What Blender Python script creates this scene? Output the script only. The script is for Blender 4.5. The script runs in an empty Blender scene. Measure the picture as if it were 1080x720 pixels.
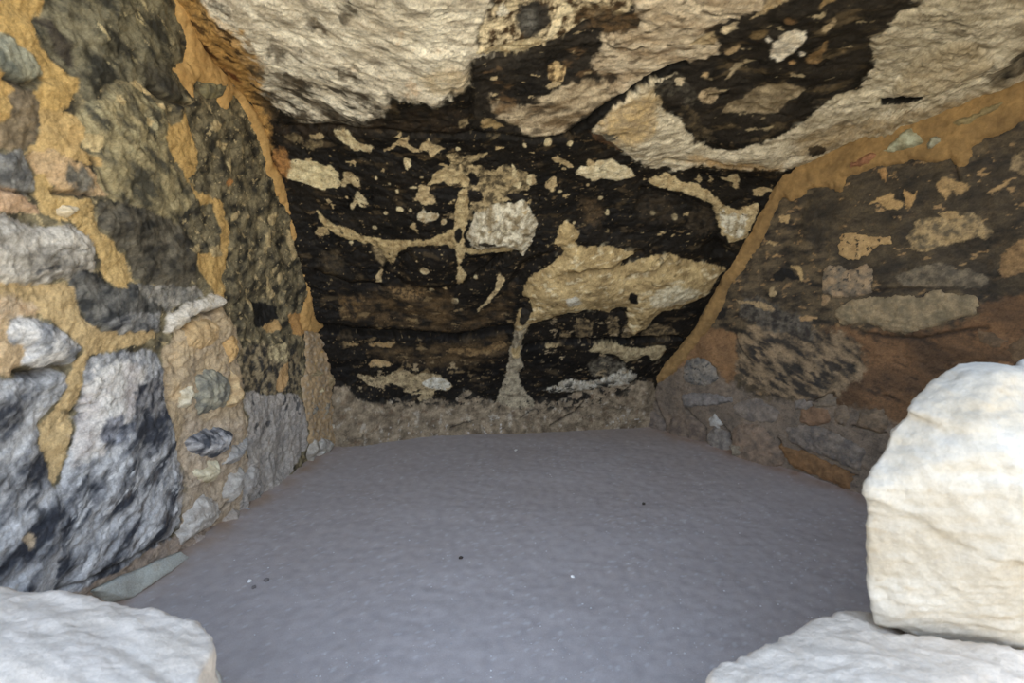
import bpy, bmesh, math
import numpy as np
from mathutils import Vector

sc = bpy.context.scene
COL = sc.collection
R_ = math.radians

# ------------------------------------------------------------------ camera
F_PX, PITCH, EYE = 600.0, R_(10.4), np.array([0.0, 0.0, 1.25])
FWD = np.array([0, math.cos(PITCH), -math.sin(PITCH)])
UPV = np.array([0, math.sin(PITCH), math.cos(PITCH)])
RGT = np.array([1.0, 0, 0])


def ray(px, py):
    return FWD + (px - 540) / F_PX * RGT + (360 - py) / F_PX * UPV


def at(px, py, d):                       # the point seen at a pixel, d metres into the alcove
    r = ray(px, py)
    return EYE + r * (d / r[1])


def at_floor(px, py, z=0.0):
    r = ray(px, py)
    return EYE + r * ((z - EYE[2]) / r[2])


def project(P):
    q = P - EYE
    w = q @ FWD
    w = np.where(w < 1e-3, 1e-3, w)
    return 540 + F_PX * (q @ RGT) / w, 360 - F_PX * (q @ UPV) / w, w


# ------------------------------------------------------------------ noise
_rng = np.random.default_rng(7)
_PERM = _rng.permutation(1024).astype(np.int32)
_ANG = _rng.random(1024) * 2 * np.pi
_GX, _GY = np.cos(_ANG).astype(np.float32), np.sin(_ANG).astype(np.float32)


def perlin(x, y, seed=0):
    x = np.asarray(x, np.float32) + 57.31 * seed
    y = np.asarray(y, np.float32) + 31.7 * seed
    xi, yi = np.floor(x).astype(np.int32), np.floor(y).astype(np.int32)
    xf, yf = x - xi, y - yi
    u, v = xf * xf * xf * (xf * (xf * 6 - 15) + 10), yf * yf * yf * (yf * (yf * 6 - 15) + 10)

    def g(ix, iy, dx, dy):
        h = _PERM[(_PERM[(ix + seed * 17) & 1023] + iy) & 1023]
        return _GX[h] * dx + _GY[h] * dy
    a = g(xi, yi, xf, yf)
    b = g(xi + 1, yi, xf - 1, yf)
    c = g(xi, yi + 1, xf, yf - 1)
    d = g(xi + 1, yi + 1, xf - 1, yf - 1)
    return (a + u * (b - a)) * (1 - v) + (c + u * (d - c)) * v


def fbm(x, y, octaves=4, seed=0, gain=0.55, ridge=False):
    s, amp, tot, f = 0.0, 1.0, 0.0, 1.0
    for o in range(octaves):
        n = perlin(x * f, y * f, seed + o * 3)
        if ridge:
            n = 0.5 - 2 * np.abs(n)
        s = s + amp * n
        tot += amp
        amp *= gain
        f *= 2.03
    return s / tot * 1.5


def perlin3(P, freq, octaves=4, seed=0, ridge=False):      # cheap solid noise from three slices
    x, y, z = P[:, 0] * freq, P[:, 1] * freq, P[:, 2] * freq
    return (fbm(x + 0.37 * z, y - 0.29 * z, octaves, seed, ridge=ridge)
            + fbm(y + 0.41 * x, z - 0.23 * x, octaves, seed + 31, ridge=ridge)
            + fbm(z + 0.33 * y, x + 0.27 * y, octaves, seed + 67, ridge=ridge)) / 2.0


def sstep(a, b, x):
    t = np.clip((x - a) / (b - a), 0, 1)
    return t * t * (3 - 2 * t)


def lin(c):
    c = np.asarray(c, float) / 255.0
    return np.where(c <= 0.04045, c / 12.92, ((c + 0.055) / 1.055) ** 2.4)


def tone(C, k=0.85):                     # pull a painted palette a little towards grey
    l = (C @ np.array([0.2126, 0.7152, 0.0722]))[..., None]
    return np.clip(l + (C - l) * k, 0.002, 1)


def chaikin(p):
    p = np.asarray(p, float)
    q = np.roll(p, -1, 0)
    out = np.empty((len(p) * 2, 2))
    out[0::2] = 0.88 * p + 0.12 * q
    out[1::2] = 0.12 * p + 0.88 * q
    return out


def strip(pts, w):                       # a band of pixel width w along a line
    p = np.asarray(pts, float)
    t = np.gradient(p, axis=0)
    t /= np.linalg.norm(t, axis=1)[:, None]
    n = np.stack([-t[:, 1], t[:, 0]], 1)
    w = np.broadcast_to(np.asarray(w, float), (len(p),))[:, None] / 2
    return np.vstack([p + n * w, (p - n * w)[::-1]])


def ell(x, y, a, b, k=10, rot=0):
    t = np.linspace(0, 2 * np.pi, k, endpoint=False)
    X, Y = a * np.cos(t), b * np.sin(t)
    c, s = math.cos(R_(rot)), math.sin(R_(rot))
    return np.stack([x + X * c - Y * s, y + X * s + Y * c], 1)


def sdf_poly(u, v, poly):                # > 0 inside
    d2 = np.full(u.shape, 1e9)
    ins = np.zeros(u.shape, bool)
    n = len(poly)
    for i in range(n):
        ax, ay = poly[i]
        bx, by = poly[(i + 1) % n]
        ex, ey = bx - ax, by - ay
        L = ex * ex + ey * ey + 1e-12
        t = np.clip(((u - ax) * ex + (v - ay) * ey) / L, 0, 1)
        d2 = np.minimum(d2, (u - ax - t * ex) ** 2 + (v - ay - t * ey) ** 2)
        if ay != by:
            c = (ay > v) != (by > v)
            ins ^= c & (u < ex * (v - ay) / (by - ay) + ax)
    d = np.sqrt(d2)
    return np.where(ins, d, -d)


# ------------------------------------------------------------------ linking
def link(name, me, mat=None, parent=None):
    o = bpy.data.objects.new(name, me)
    COL.objects.link(o)
    if mat:
        me.materials.append(mat)
    if parent is not None:
        o.parent = parent
    return o


def mesh_from(name, V, Fq, col=None, smooth=True):
    me = bpy.data.meshes.new(name)
    V = np.ascontiguousarray(V, np.float32)
    Fq = np.ascontiguousarray(Fq, np.int32)
    k = Fq.shape[1]
    me.vertices.add(len(V))
    me.vertices.foreach_set('co', V.ravel())
    me.loops.add(Fq.size)
    me.loops.foreach_set('vertex_index', Fq.ravel())
    me.polygons.add(len(Fq))
    me.polygons.foreach_set('loop_start', np.arange(0, Fq.size, k, dtype=np.int32))
    if smooth:
        me.polygons.foreach_set('use_smooth', np.ones(len(Fq), bool))
    me.update(calc_edges=True)
    if col is not None:
        set_col(me, col)
    return me


def set_col(me, col):
    a = me.color_attributes.new('Col', 'FLOAT_COLOR', 'POINT')
    c = np.ones((len(col), 4), np.float32)
    c[:, :3] = col
    a.data.foreach_set('color', c.ravel())


def grid_faces(ny, nx, keep=None, flip=False):
    i = np.arange(ny * nx).reshape(ny, nx)
    f = np.stack([i[:-1, :-1], i[:-1, 1:], i[1:, 1:], i[1:, :-1]], -1).reshape(-1, 4)
    if flip:
        f = f[:, ::-1]
    if keep is not None:
        k = keep.reshape(ny, nx)
        kk = (k[:-1, :-1] & k[:-1, 1:] & k[1:, 1:] & k[1:, :-1]).ravel()
        f = f[kk]
    return f


# ------------------------------------------------------------------ materials
def rock_material(name, grain=160.0, bump=0.35, dist=0.004, var=0.25, rough=(0.75, 0.95), crackle=0.0, spec=0.25):
    m = bpy.data.materials.new(name)
    m.use_nodes = True
    nt = m.node_tree
    N, L = nt.nodes, nt.links
    b = N['Principled BSDF']
    b.inputs['Specular IOR Level'].default_value = spec
    att = N.new('ShaderNodeAttribute')
    att.attribute_name = 'Col'
    tc = N.new('ShaderNodeTexCoord')
    n1 = N.new('ShaderNodeTexNoise')
    n1.inputs['Scale'].default_value = grain
    n1.inputs['Detail'].default_value = 5
    n1.inputs['Roughness'].default_value = 0.65
    L.new(tc.outputs['Object'], n1.inputs['Vector'])
    mr = N.new('ShaderNodeMapRange')
    mr.inputs['From Min'].default_value = 0.3
    mr.inputs['From Max'].default_value = 0.7
    mr.inputs['To Min'].default_value = 1 - var
    mr.inputs['To Max'].default_value = 1 + var
    L.new(n1.outputs['Fac'], mr.inputs['Value'])
    mx = N.new('ShaderNodeVectorMath')
    mx.operation = 'SCALE'
    L.new(att.outputs['Color'], mx.inputs[0])
    L.new(mr.outputs['Result'], mx.inputs['Scale'])
    L.new(mx.outputs['Vector'], b.inputs['Base Color'])
    # smoke-blackened rock is a little shinier than bare rock
    lum = N.new('ShaderNodeMapRange')
    lum.inputs['From Min'].default_value = 0.01
    lum.inputs['From Max'].default_value = 0.2
    lum.inputs['To Min'].default_value = rough[0]
    lum.inputs['To Max'].default_value = rough[1]
    L.new(att.outputs['Fac'], lum.inputs['Value'])
    L.new(lum.outputs['Result'], b.inputs['Roughness'])
    n2 = N.new('ShaderNodeTexNoise')
    n2.inputs['Scale'].default_value = grain * 0.4
    n2.inputs['Detail'].default_value = 8
    n2.inputs['Roughness'].default_value = 0.62
    L.new(tc.outputs['Object'], n2.inputs['Vector'])
    bp = N.new('ShaderNodeBump')
    bp.inputs['Strength'].default_value = bump
    bp.inputs['Distance'].default_value = dist
    L.new(n2.outputs['Fac'], bp.inputs['Height'])
    L.new(bp.outputs['Normal'], b.inputs['Normal'])
    return m


M_ROCK = rock_material('sooty_rock', 150, 0.6, 0.006, 0.22, (0.6, 0.95), spec=0.12)
M_WALL = rock_material('masonry', 170, 0.5, 0.005, 0.22, (0.7, 0.95))
M_MUD = rock_material('mud_mortar', 220, 0.35, 0.003, 0.12)
M_STONE = rock_material('masonry_stone', 180, 0.5, 0.004, 0.2)
M_LIME = rock_material('limestone', 90, 0.7, 0.010, 0.10, (0.9, 0.95))
M_FLOOR = rock_material('packed_dirt', 260, 0.3, 0.003, 0.08)
M_GROUND = rock_material('dry_ground', 6, 0.3, 0.02, 0.15)


# ------------------------------------------------------------------ surfaces that are painted and dented in their own (u, v) metres
class Surface:
    def setup(self, P, U, V, base):
        self.P, self.U, self.V = P, U, V
        self.ny, self.nx = U.shape
        du = np.gradient(P, axis=1)
        dv = np.gradient(P, axis=0)
        n = np.cross(du, dv)
        n /= np.linalg.norm(n, axis=2)[..., None] + 1e-12
        c = EYE - P
        s = np.sign((n * c).sum(2).mean())
        self.Nn = n * s
        self.flip = s < 0
        self.H = np.zeros(U.shape)
        self.C = np.empty(U.shape + (3,))
        self.C[:] = lin(base)
        # edge noise, once
        self.E = 0.8 * fbm(U * 12, V * 12, 3, 5) + 0.9 * fbm(U * 26, V * 26, 5, 9, 0.52)
        self.W1 = 1.1 * fbm(U * 24, V * 24, 6, 91, 0.62)
        self.W2 = 1.1 * fbm(U * 24, V * 24, 6, 95, 0.62)
        self.E0 = 0.8 * fbm(U * 12, V * 12, 3, 5) + 0.5 * fbm(U * 26, V * 30, 2, 9)

    def rot(self, ang, ru, rv, sl=None):
        u, v = (self.U, self.V) if sl is None else (self.U[sl], self.V[sl])
        a = R_(ang)
        c, s = math.cos(a), math.sin(a)
        return (u * c + v * s) * ru, (-u * s + v * c) * rv

    def box(self, poly, m):
        lo, hi = poly.min(0) - m, poly.max(0) + m
        k = (self.U > lo[0]) & (self.U < hi[0]) & (self.V > lo[1]) & (self.V < hi[1])
        return k

    def uvpoly(self, pts, smooth=True):
        pts = np.asarray(pts, float)
        uv = np.array([self.uv(x, y) for x, y in pts])
        return chaikin(uv) if smooth and len(uv) < 60 else uv

    # a stain, flake, plaster patch or stone face: outline, two colours mottled together, optional relief
    def p(self, pts, a, b=None, edge=0.014, soft=0.004, alpha=1.0, h=0.0, hw=0.012, freq=18, ang=0.0, asp=1.0,
          con=1.6, bias=0.0, seed=1, holes=0.0):
        poly = self.uvpoly(pts)
        k = self.box(poly, edge * 2 + soft * 2 + 0.01)
        if not k.any():
            return
        u, v = self.U[k], self.V[k]
        s = sdf_poly(u + 1.3 * edge * self.W1[k], v + 1.3 * edge * self.W2[k], poly)
        s0 = s + edge * self.E[k]
        m = sstep(-soft, soft, s0) * alpha
        ca = lin(a)
        if b is not None:
            x, y = self.rot(ang, freq / asp, freq, k)
            n = fbm(x, y, 5, seed + 11, 0.62)
            t = np.clip(0.5 + bias + n * con, 0, 1)[:, None]
            c = ca * (1 - t) + lin(b) * t
        else:
            c = np.broadcast_to(ca, (len(u), 3))
        if holes:
            x, y = self.rot(ang, 34 / asp, 34, k)
            n = fbm(x, y, 4, seed + 23, 0.6)
            m = m * (1 - sstep(holes - 0.05, holes + 0.05, -n))
        self.C[k] = self.C[k] * (1 - m[:, None]) + c * m[:, None]
        if h:
            s1 = s + edge * self.E0[k]
            self.H[k] += h * np.where(s1 > 0, 1 - np.exp(-np.maximum(s1, 0) / hw), 0)

    # broken flecks by noise threshold inside an outline (or everywhere)
    def flecks(self, col, freq, thr, soft=0.05, pts=None, ang=0.0, asp=1.0, seed=1, alpha=1.0, edge=0.03, fade=0.03, h=0.0, oct=4):
        if pts is None:
            k = np.ones(self.U.shape, bool)
            e = 1.0
        else:
            poly = self.uvpoly(pts)
            k = self.box(poly, fade + edge)
            s = sdf_poly(self.U[k], self.V[k], poly)
            e = sstep(-fade, fade, s + edge * self.E[k])
        x, y = self.rot(ang, freq / asp, freq, k)
        n = fbm(x, y, oct, seed, 0.6)
        m = sstep(thr - soft, thr + soft, n) * e * alpha
        self.C[k] = self.C[k] * (1 - m[:, None]) + lin(col) * m[:, None]
        if h:
            self.H[k] += h * m

    def groove(self, line, w=0.012, depth=0.02, col=None, alpha=0.8):
        uv = np.array([self.uv(x, y) for x, y in line])
        k = self.box(uv, w * 3 + 0.03)
        u, v = self.U[k] + 0.012 * self.E[k], self.V[k] + 0.012 * np.roll(self.E, 37, 1)[k]
        d = np.full(u.shape, 1e9)
        for i in range(len(uv) - 1):
            ax, ay = uv[i]
            ex, ey = uv[i + 1] - uv[i]
            t = np.clip(((u - ax) * ex + (v - ay) * ey) / (ex * ex + ey * ey + 1e-12), 0, 1)
            d = np.minimum(d, np.hypot(u - ax - t * ex, v - ay - t * ey))
        m = np.exp(-(d / w) ** 2)
        self.H[k] -= depth * m
        if col is not None:
            mm = (m * alpha)[:, None]
            self.C[k] = self.C[k] * (1 - mm) + lin(col) * mm

    # relief only
    def dent(self, pts, h, hw=0.03, edge=0.01):
        poly = self.uvpoly(pts)
        k = self.box(poly, 0.03 + edge)
        s = sdf_poly(self.U[k], self.V[k], poly) + edge * self.E[k]
        self.H[k] += h * np.where(s > 0, 1 - np.exp(-np.maximum(s, 0) / hw), 0)

    def weather(self, amt=0.4, cracks=0.6, seed=60, ang=0.0):
        u, v = self.rot(ang, 1, 1.5)
        g = fbm(u * 26, v * 26, 4, seed, 0.75) * 1.0 + 0.8 * fbm(u * 85, v * 85, 3, seed + 3, 0.8)
        m = np.exp(-amt * 2 * np.abs(np.minimum(g, 0)) ** 1.2) * (1 + amt * 0.9 * np.clip(g, 0, 1))
        wu, wv = u + 0.05 * fbm(u * 9, v * 9, 3, seed + 6), v + 0.05 * fbm(u * 9, v * 9, 3, seed + 7)
        n = fbm(wu * 3.5, wv * 3.5, 4, seed + 9, 0.5)
        k = np.exp(-(n / 0.016) ** 2) * sstep(0.0, 0.35, fbm(u * 3, v * 3, 3, seed + 12))
        self.H -= 0.008 * k * cracks + 0.0025 * np.clip(-g, 0, 1)
        m = m * (1 - cracks * 0.75 * k)
        self.C *= m[..., None]

    def final(self):
        return self.P + self.Nn * self.H[..., None]


class Plane(Surface):
    """A vertical wall over the ground line a-b (a at the left of the picture)."""
    def __init__(self, a, b, u0, u1, z0, z1, du, base):
        self.a = np.array(a, float)
        d = np.array(b, float) - self.a
        self.t = np.array([*(d / np.linalg.norm(d)), 0])
        self.a = np.array([*self.a, 0])
        self.n = np.cross(self.t, [0, 0, 1])
        if self.n @ (EYE - self.a) < 0:
            self.n = -self.n
        self.u0, self.z0, self.du = u0, z0, du
        nx, ny = int((u1 - u0) / du) + 1, int((z1 - z0) / du) + 1
        U, V = np.meshgrid(u0 + np.arange(nx) * du, z0 + np.arange(ny) * du)
        P = self.a + U[..., None] * self.t + V[..., None] * np.array([0, 0, 1.0])
        self.setup(P, U, V, base)

    def hit(self, px, py):
        r = ray(px, py)
        return EYE + r * (((self.a - EYE) @ self.n) / (r @ self.n))

    def uv(self, px, py):
        q = self.hit(px, py)
        return (q - self.a) @ self.t, q[2]

    def sample(self, G, u, v):
        x = np.clip((u - self.u0) / self.du, 0, self.nx - 1.001)
        y = np.clip((v - self.z0) / self.du, 0, self.ny - 1.001)
        i, j = x.astype(int), y.astype(int)
        fx, fy = x - i, y - j
        return (G[j, i] * (1 - fx) * (1 - fy) + G[j, i + 1] * fx * (1 - fy)
                + G[j + 1, i] * (1 - fx) * fy + G[j + 1, i + 1] * fx * fy)

    def cell(self, pts, a, b=None, h=0.02, hw=0.02, step=0.005, edge=0.008, freq=18, con=1.4, seed=1, rough=0.004,
             tilt=0.0, dark=None, asp=1.0, ang=0.0, mat=None, name='masonry_stone', parent=None, tcol=None, thr=0.25):
        """A stone set in the wall, or a mud band: a solid piece of its own, sunk 6 cm into the wall."""
        poly = self.uvpoly(pts)
        lo, hi = poly.min(0) - 0.02, poly.max(0) + 0.02
        nx, ny = int((hi[0] - lo[0]) / step) + 2, int((hi[1] - lo[1]) / step) + 2
        u, v = np.meshgrid(lo[0] + np.arange(nx) * step, lo[1] + np.arange(ny) * step)
        e = 0.8 * fbm(u * 12, v * 12, 3, 5) + 0.6 * fbm(u * 26, v * 26, 4, 9, 0.5)
        s = sdf_poly(u + 1.2 * edge * fbm(u * 26, v * 26, 5, 91, 0.6), v + 1.2 * edge * fbm(u * 26, v * 26, 5, 95, 0.6), poly) + edge * e
        Hs = self.Hs
        base = self.sample(Hs, u, v)
        hh = np.where(s > 0, h * (1 - np.exp(-np.maximum(s, 0) / hw)), s * 1.5 - 0.001)
        c = np.clip((v - v.mean()) / (np.ptp(v) + 1e-6), -0.5, 0.5)
        hh = hh + np.where(s > 0, 1, 0) * (tilt * c + rough * fbm(u * 30, v * 30, 5, seed + 2, 0.6) * np.clip(s / 0.01, 0, 1))
        keep = s > -0.008
        a_ = math.cos(R_(ang))
        b_ = math.sin(R_(ang))
        n = fbm((u * a_ + v * b_) * freq / asp, (-u * b_ + v * a_) * freq, 5, seed + 11, 0.62)
        t = np.clip(0.5 + n * con, 0, 1)[..., None]
        C = lin(a) * (1 - t) + lin(b if b is not None else a) * t
        if tcol is not None:
            n2 = fbm(u * 45, v * 45, 4, seed + 5, 0.6)
            m2 = sstep(thr - 0.06, thr + 0.06, n2)[..., None]
            C = C * (1 - m2) + lin(tcol) * m2
        gg = 0.8 * fbm(u * 40, v * 40, 4, seed + 15, 0.75)
        C = C * np.exp(0.5 * np.clip(gg, -1.2, 0.6))[..., None]
        P = self.a + u[..., None] * self.t + v[..., None] * np.array([0, 0, 1.0])
        front = P + self.n * (base + hh)[..., None]
        back = P + self.n * (base - 0.06)[..., None]
        f = grid_faces(ny, nx, keep)
        N = nx * ny
        # rim: edges used by one face only
        ed = np.vstack([f[:, [0, 1]], f[:, [1, 2]], f[:, [2, 3]], f[:, [3, 0]]])
        key = np.sort(ed, 1)
        _, idx, cnt = np.unique(key[:, 0].astype(np.int64) * N + key[:, 1], return_index=True, return_counts=True)
        rim = ed[idx[cnt == 1]]
        allf = np.vstack([f, f[:, ::-1] + N, np.stack([rim[:, 1], rim[:, 0], rim[:, 0] + N, rim[:, 1] + N], 1)])
        V3 = np.vstack([front.reshape(-1, 3), back.reshape(-1, 3)])
        CC = np.vstack([tone(C.reshape(-1, 3))] * 2)
        used = np.unique(allf)
        remap = np.zeros(2 * N, np.int64)
        remap[used] = np.arange(len(used))
        # front faces must look out of the wall
        me = mesh_from(name, V3[used], remap[allf], CC[used])
        fa = f[len(f) // 2]
        nn = np.cross(front.reshape(-1, 3)[fa[1]] - front.reshape(-1, 3)[fa[0]], front.reshape(-1, 3)[fa[3]] - front.reshape(-1, 3)[fa[0]])
        if nn @ self.n < 0:
            me.flip_normals()
        return link(name, me, mat or M_STONE, parent)


class Rock(Surface):
    """The overhanging rock: a smooth net of control points, floor to roof lip."""
    def __init__(self, net, rows, cols, base):
        net = np.asarray(net, float)                    # rows x cols x 3

        def cr(A, t):                                   # Catmull-Rom along axis 0
            n = len(A)
            A = np.concatenate([2 * A[:1] - A[1:2], A, 2 * A[-1:] - A[-2:-1]])
            i = np.clip(t.astype(int), 0, n - 2)
            f = (t - i).reshape((-1,) + (1,) * (A.ndim - 1))
            p0, p1, p2, p3 = A[i], A[i + 1], A[i + 2], A[i + 3]
            return 0.5 * (2 * p1 + (p2 - p0) * f + (2 * p0 - 5 * p1 + 4 * p2 - p3) * f ** 2 + (3 * p1 - p0 - 3 * p2 + p3) * f ** 3)
        tr = np.concatenate([np.linspace(i, i + 1, k, endpoint=False) for i, k in enumerate(rows)] + [[len(rows)]])
        tc_ = np.concatenate([np.linspace(i, i + 1, k, endpoint=False) for i, k in enumerate(cols)] + [[len(cols)]])
        P = cr(net, tr)
        P = cr(P.transpose(1, 0, 2), tc_).transpose(1, 0, 2)
        self.tr = tr
        dU = np.linalg.norm(np.diff(P, axis=1), axis=2)
        U = np.concatenate([np.zeros((P.shape[0], 1)), np.cumsum(dU, 1)], 1)
        mid = int(np.argmin(np.abs(tc_ - 2.5)))
        U = U - U[:, mid:mid + 1]
        dV = np.linalg.norm(np.diff(P, axis=0), axis=2)
        V = np.concatenate([np.zeros((1, P.shape[1])), np.cumsum(dV, 0)], 0)
        self.setup(P, U, V, base)
        self.sub = P[::2, ::2]
        x, y, w = project(self.sub.reshape(-1, 3))
        vis = (w > 0.3)
        self.X = np.where(vis, x, 1e6).reshape(self.sub.shape[:2])
        self.Y = np.where(vis, y, 1e6).reshape(self.sub.shape[:2])
        self.W = w.reshape(self.sub.shape[:2])
        self.Us, self.Vs = U[::2, ::2], V[::2, ::2]

    def uv(self, px, py):
        d = np.hypot(self.X - px, self.Y - py)
        m = d.min()
        c = np.where(d < m + 1.5, self.W, 1e9)
        i, j = np.unravel_index(np.argmin(c), c.shape)
        i0, j0 = min(i, c.shape[0] - 2), min(j, c.shape[1] - 2)
        J = np.array([[self.X[i0, j0 + 1] - self.X[i0, j0], self.X[i0 + 1, j0] - self.X[i0, j0]],
                      [self.Y[i0, j0 + 1] - self.Y[i0, j0], self.Y[i0 + 1, j0] - self.Y[i0, j0]]])
        try:
            a = np.linalg.solve(J, [px - self.X[i, j], py - self.Y[i, j]])
            a = np.clip(a, -1.5, 1.5) if m < 8 else np.clip(a, -40, 40)
        except np.linalg.LinAlgError:
            a = np.zeros(2)
        u = self.Us[i, j] + a[0] * (self.Us[i0, j0 + 1] - self.Us[i0, j0]) + a[1] * (self.Us[i0 + 1, j0] - self.Us[i0, j0])
        v = self.Vs[i, j] + a[0] * (self.Vs[i0, j0 + 1] - self.Vs[i0, j0]) + a[1] * (self.Vs[i0 + 1, j0] - self.Vs[i0, j0])
        return u, v


# ------------------------------------------------------------------ the alcove's ground plan
LA, LB = at_floor(130, 630)[:2], at_floor(352, 470)[:2]
RA, RB = at_floor(682, 449)[:2], at_floor(905, 522)[:2]
lw = Plane(LA, LB, -1.0, 2.2, -0.04, 2.75, 0.0045, (78, 72, 54))
rw = Plane(RA, RB, -0.25, 3.0, -0.04, 2.45, 0.005, (70, 60, 44))

CREAM, CREAM2 = (238, 227, 200), (188, 172, 140)
TAN, TAN2 = (196, 172, 122), (150, 128, 88)
OCHRE, OCHRE2 = (194, 156, 82), (176, 138, 68)
SOOT, SOOT2 = (20, 18, 15), (36, 31, 24)
BROWN = (92, 72, 44)


def build_rock():
    L = lambda x, y: lw.hit(x, y)
    Rr = lambda x, y: rw.hit(x, y)
    G = at_floor
    o = np.array
    left = [L(352, 470), L(346, 402), L(328, 330), L(313, 262), L(294, 190), L(270, 122), L(222, 58), L(184, 0), L(120, -120), L(40, -330)]
    ml = [G(465, 458), at(465, 420, 3.58), at(460, 345, 3.42), at(455, 270, 3.16), at(450, 200, 2.92), at(450, 140, 2.70), at(440, 70, 2.36),
          at(430, 0, 2.08), at(430, -120, 1.70), at(430, -350, 1.15)]
    mr = [G(610, 452), at(610, 412, 3.58), at(612, 345, 3.34), at(612, 270, 3.08), at(612, 205, 2.94), at(615, 155, 2.76), at(622, 75, 2.40),
          at(640, 0, 2.08), at(650, -120, 1.70), at(650, -350, 1.15)]
    rt = [Rr(682, 449), Rr(694, 402), Rr(738, 335), Rr(792, 252), Rr(812, 210), Rr(833, 183), at(870, 98, 2.56), at(930, 0, 2.08),
          at(960, -120, 1.70), at(1000, -350, 1.15)]
    sh = o([0.7, 0.05, 0])
    ro = [rt[i] + sh for i in range(5)] + [Rr(965, 126), at(1015, 72, 2.34), at(1075, 0, 2.06), at(1130, -120, 1.70), at(1260, -350, 1.15)]
    r2 = [rt[i] + 2 * sh for i in range(5)] + [Rr(1125, 65), at(1190, 20, 2.12), at(1260, -40, 1.98), at(1340, -150, 1.62), at(1500, -350, 1.15)]
    sl = o([-0.55, 0.1, 0])
    lo = [p + sl for p in left]
    cols = [lo, left, ml, mr, rt, ro, r2]
    for c in cols:                                       # the lip and the cliff face above it
        e = c[-1]
        c += [o([e[0], 0.95, max(e[2], 2.2) + 0.35]), o([e[0], 0.75, 3.4]), o([e[0], 0.55, 5.6])]
    cols = [[o([c[0][0], c[0][1] + 0.02, -0.15])] + c for c in cols]
    net = np.array(cols).transpose(1, 0, 2)
    rows = [12, 50, 80, 90, 80, 80, 80, 80, 40, 30, 14, 14, 14]
    return Rock(net, rows, [60, 190, 200, 190, 150, 60], SOOT)


rk = build_rock()
U, V = rk.U, rk.V

# ---- rock: overall relief
rk.H += 0.030 * fbm(U * 2.2, V * 2.2, 3, 3) + 0.016 * fbm(U * 6, V * 9, 4, 8) + 0.007 * fbm(U * 20, V * 30, 4, 14)
rk.H += 0.007 * fbm(U * 9, V * 12, 4, 21, ridge=True) * np.clip(0.5 + fbm(U * 1.5, V * 1.5, 2, 24), 0, 1)
rk.H += 0.010 * np.maximum(fbm(U * 5, V * 5, 5, 26), 0)
# soot is not one black: brown and charcoal smudges
x, y = rk.rot(8, 4, 9)
t = np.clip(0.35 + 1.1 * fbm(x, y, 5, 40), 0, 1)[..., None]
rk.C[:] = lin(SOOT) * (1 - t) + lin(SOOT2) * t
rk.flecks((88, 72, 46), 16, 0.33, 0.14, seed=44, ang=8, asp=2.0, alpha=0.5)
rk.flecks((150, 128, 86), 60, 0.43, 0.05, seed=47, ang=8, asp=1.5, alpha=0.8)
rk.flecks((104, 84, 52), 30, 0.38, 0.06, seed=48, ang=10, asp=2.2, alpha=0.7)


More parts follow.
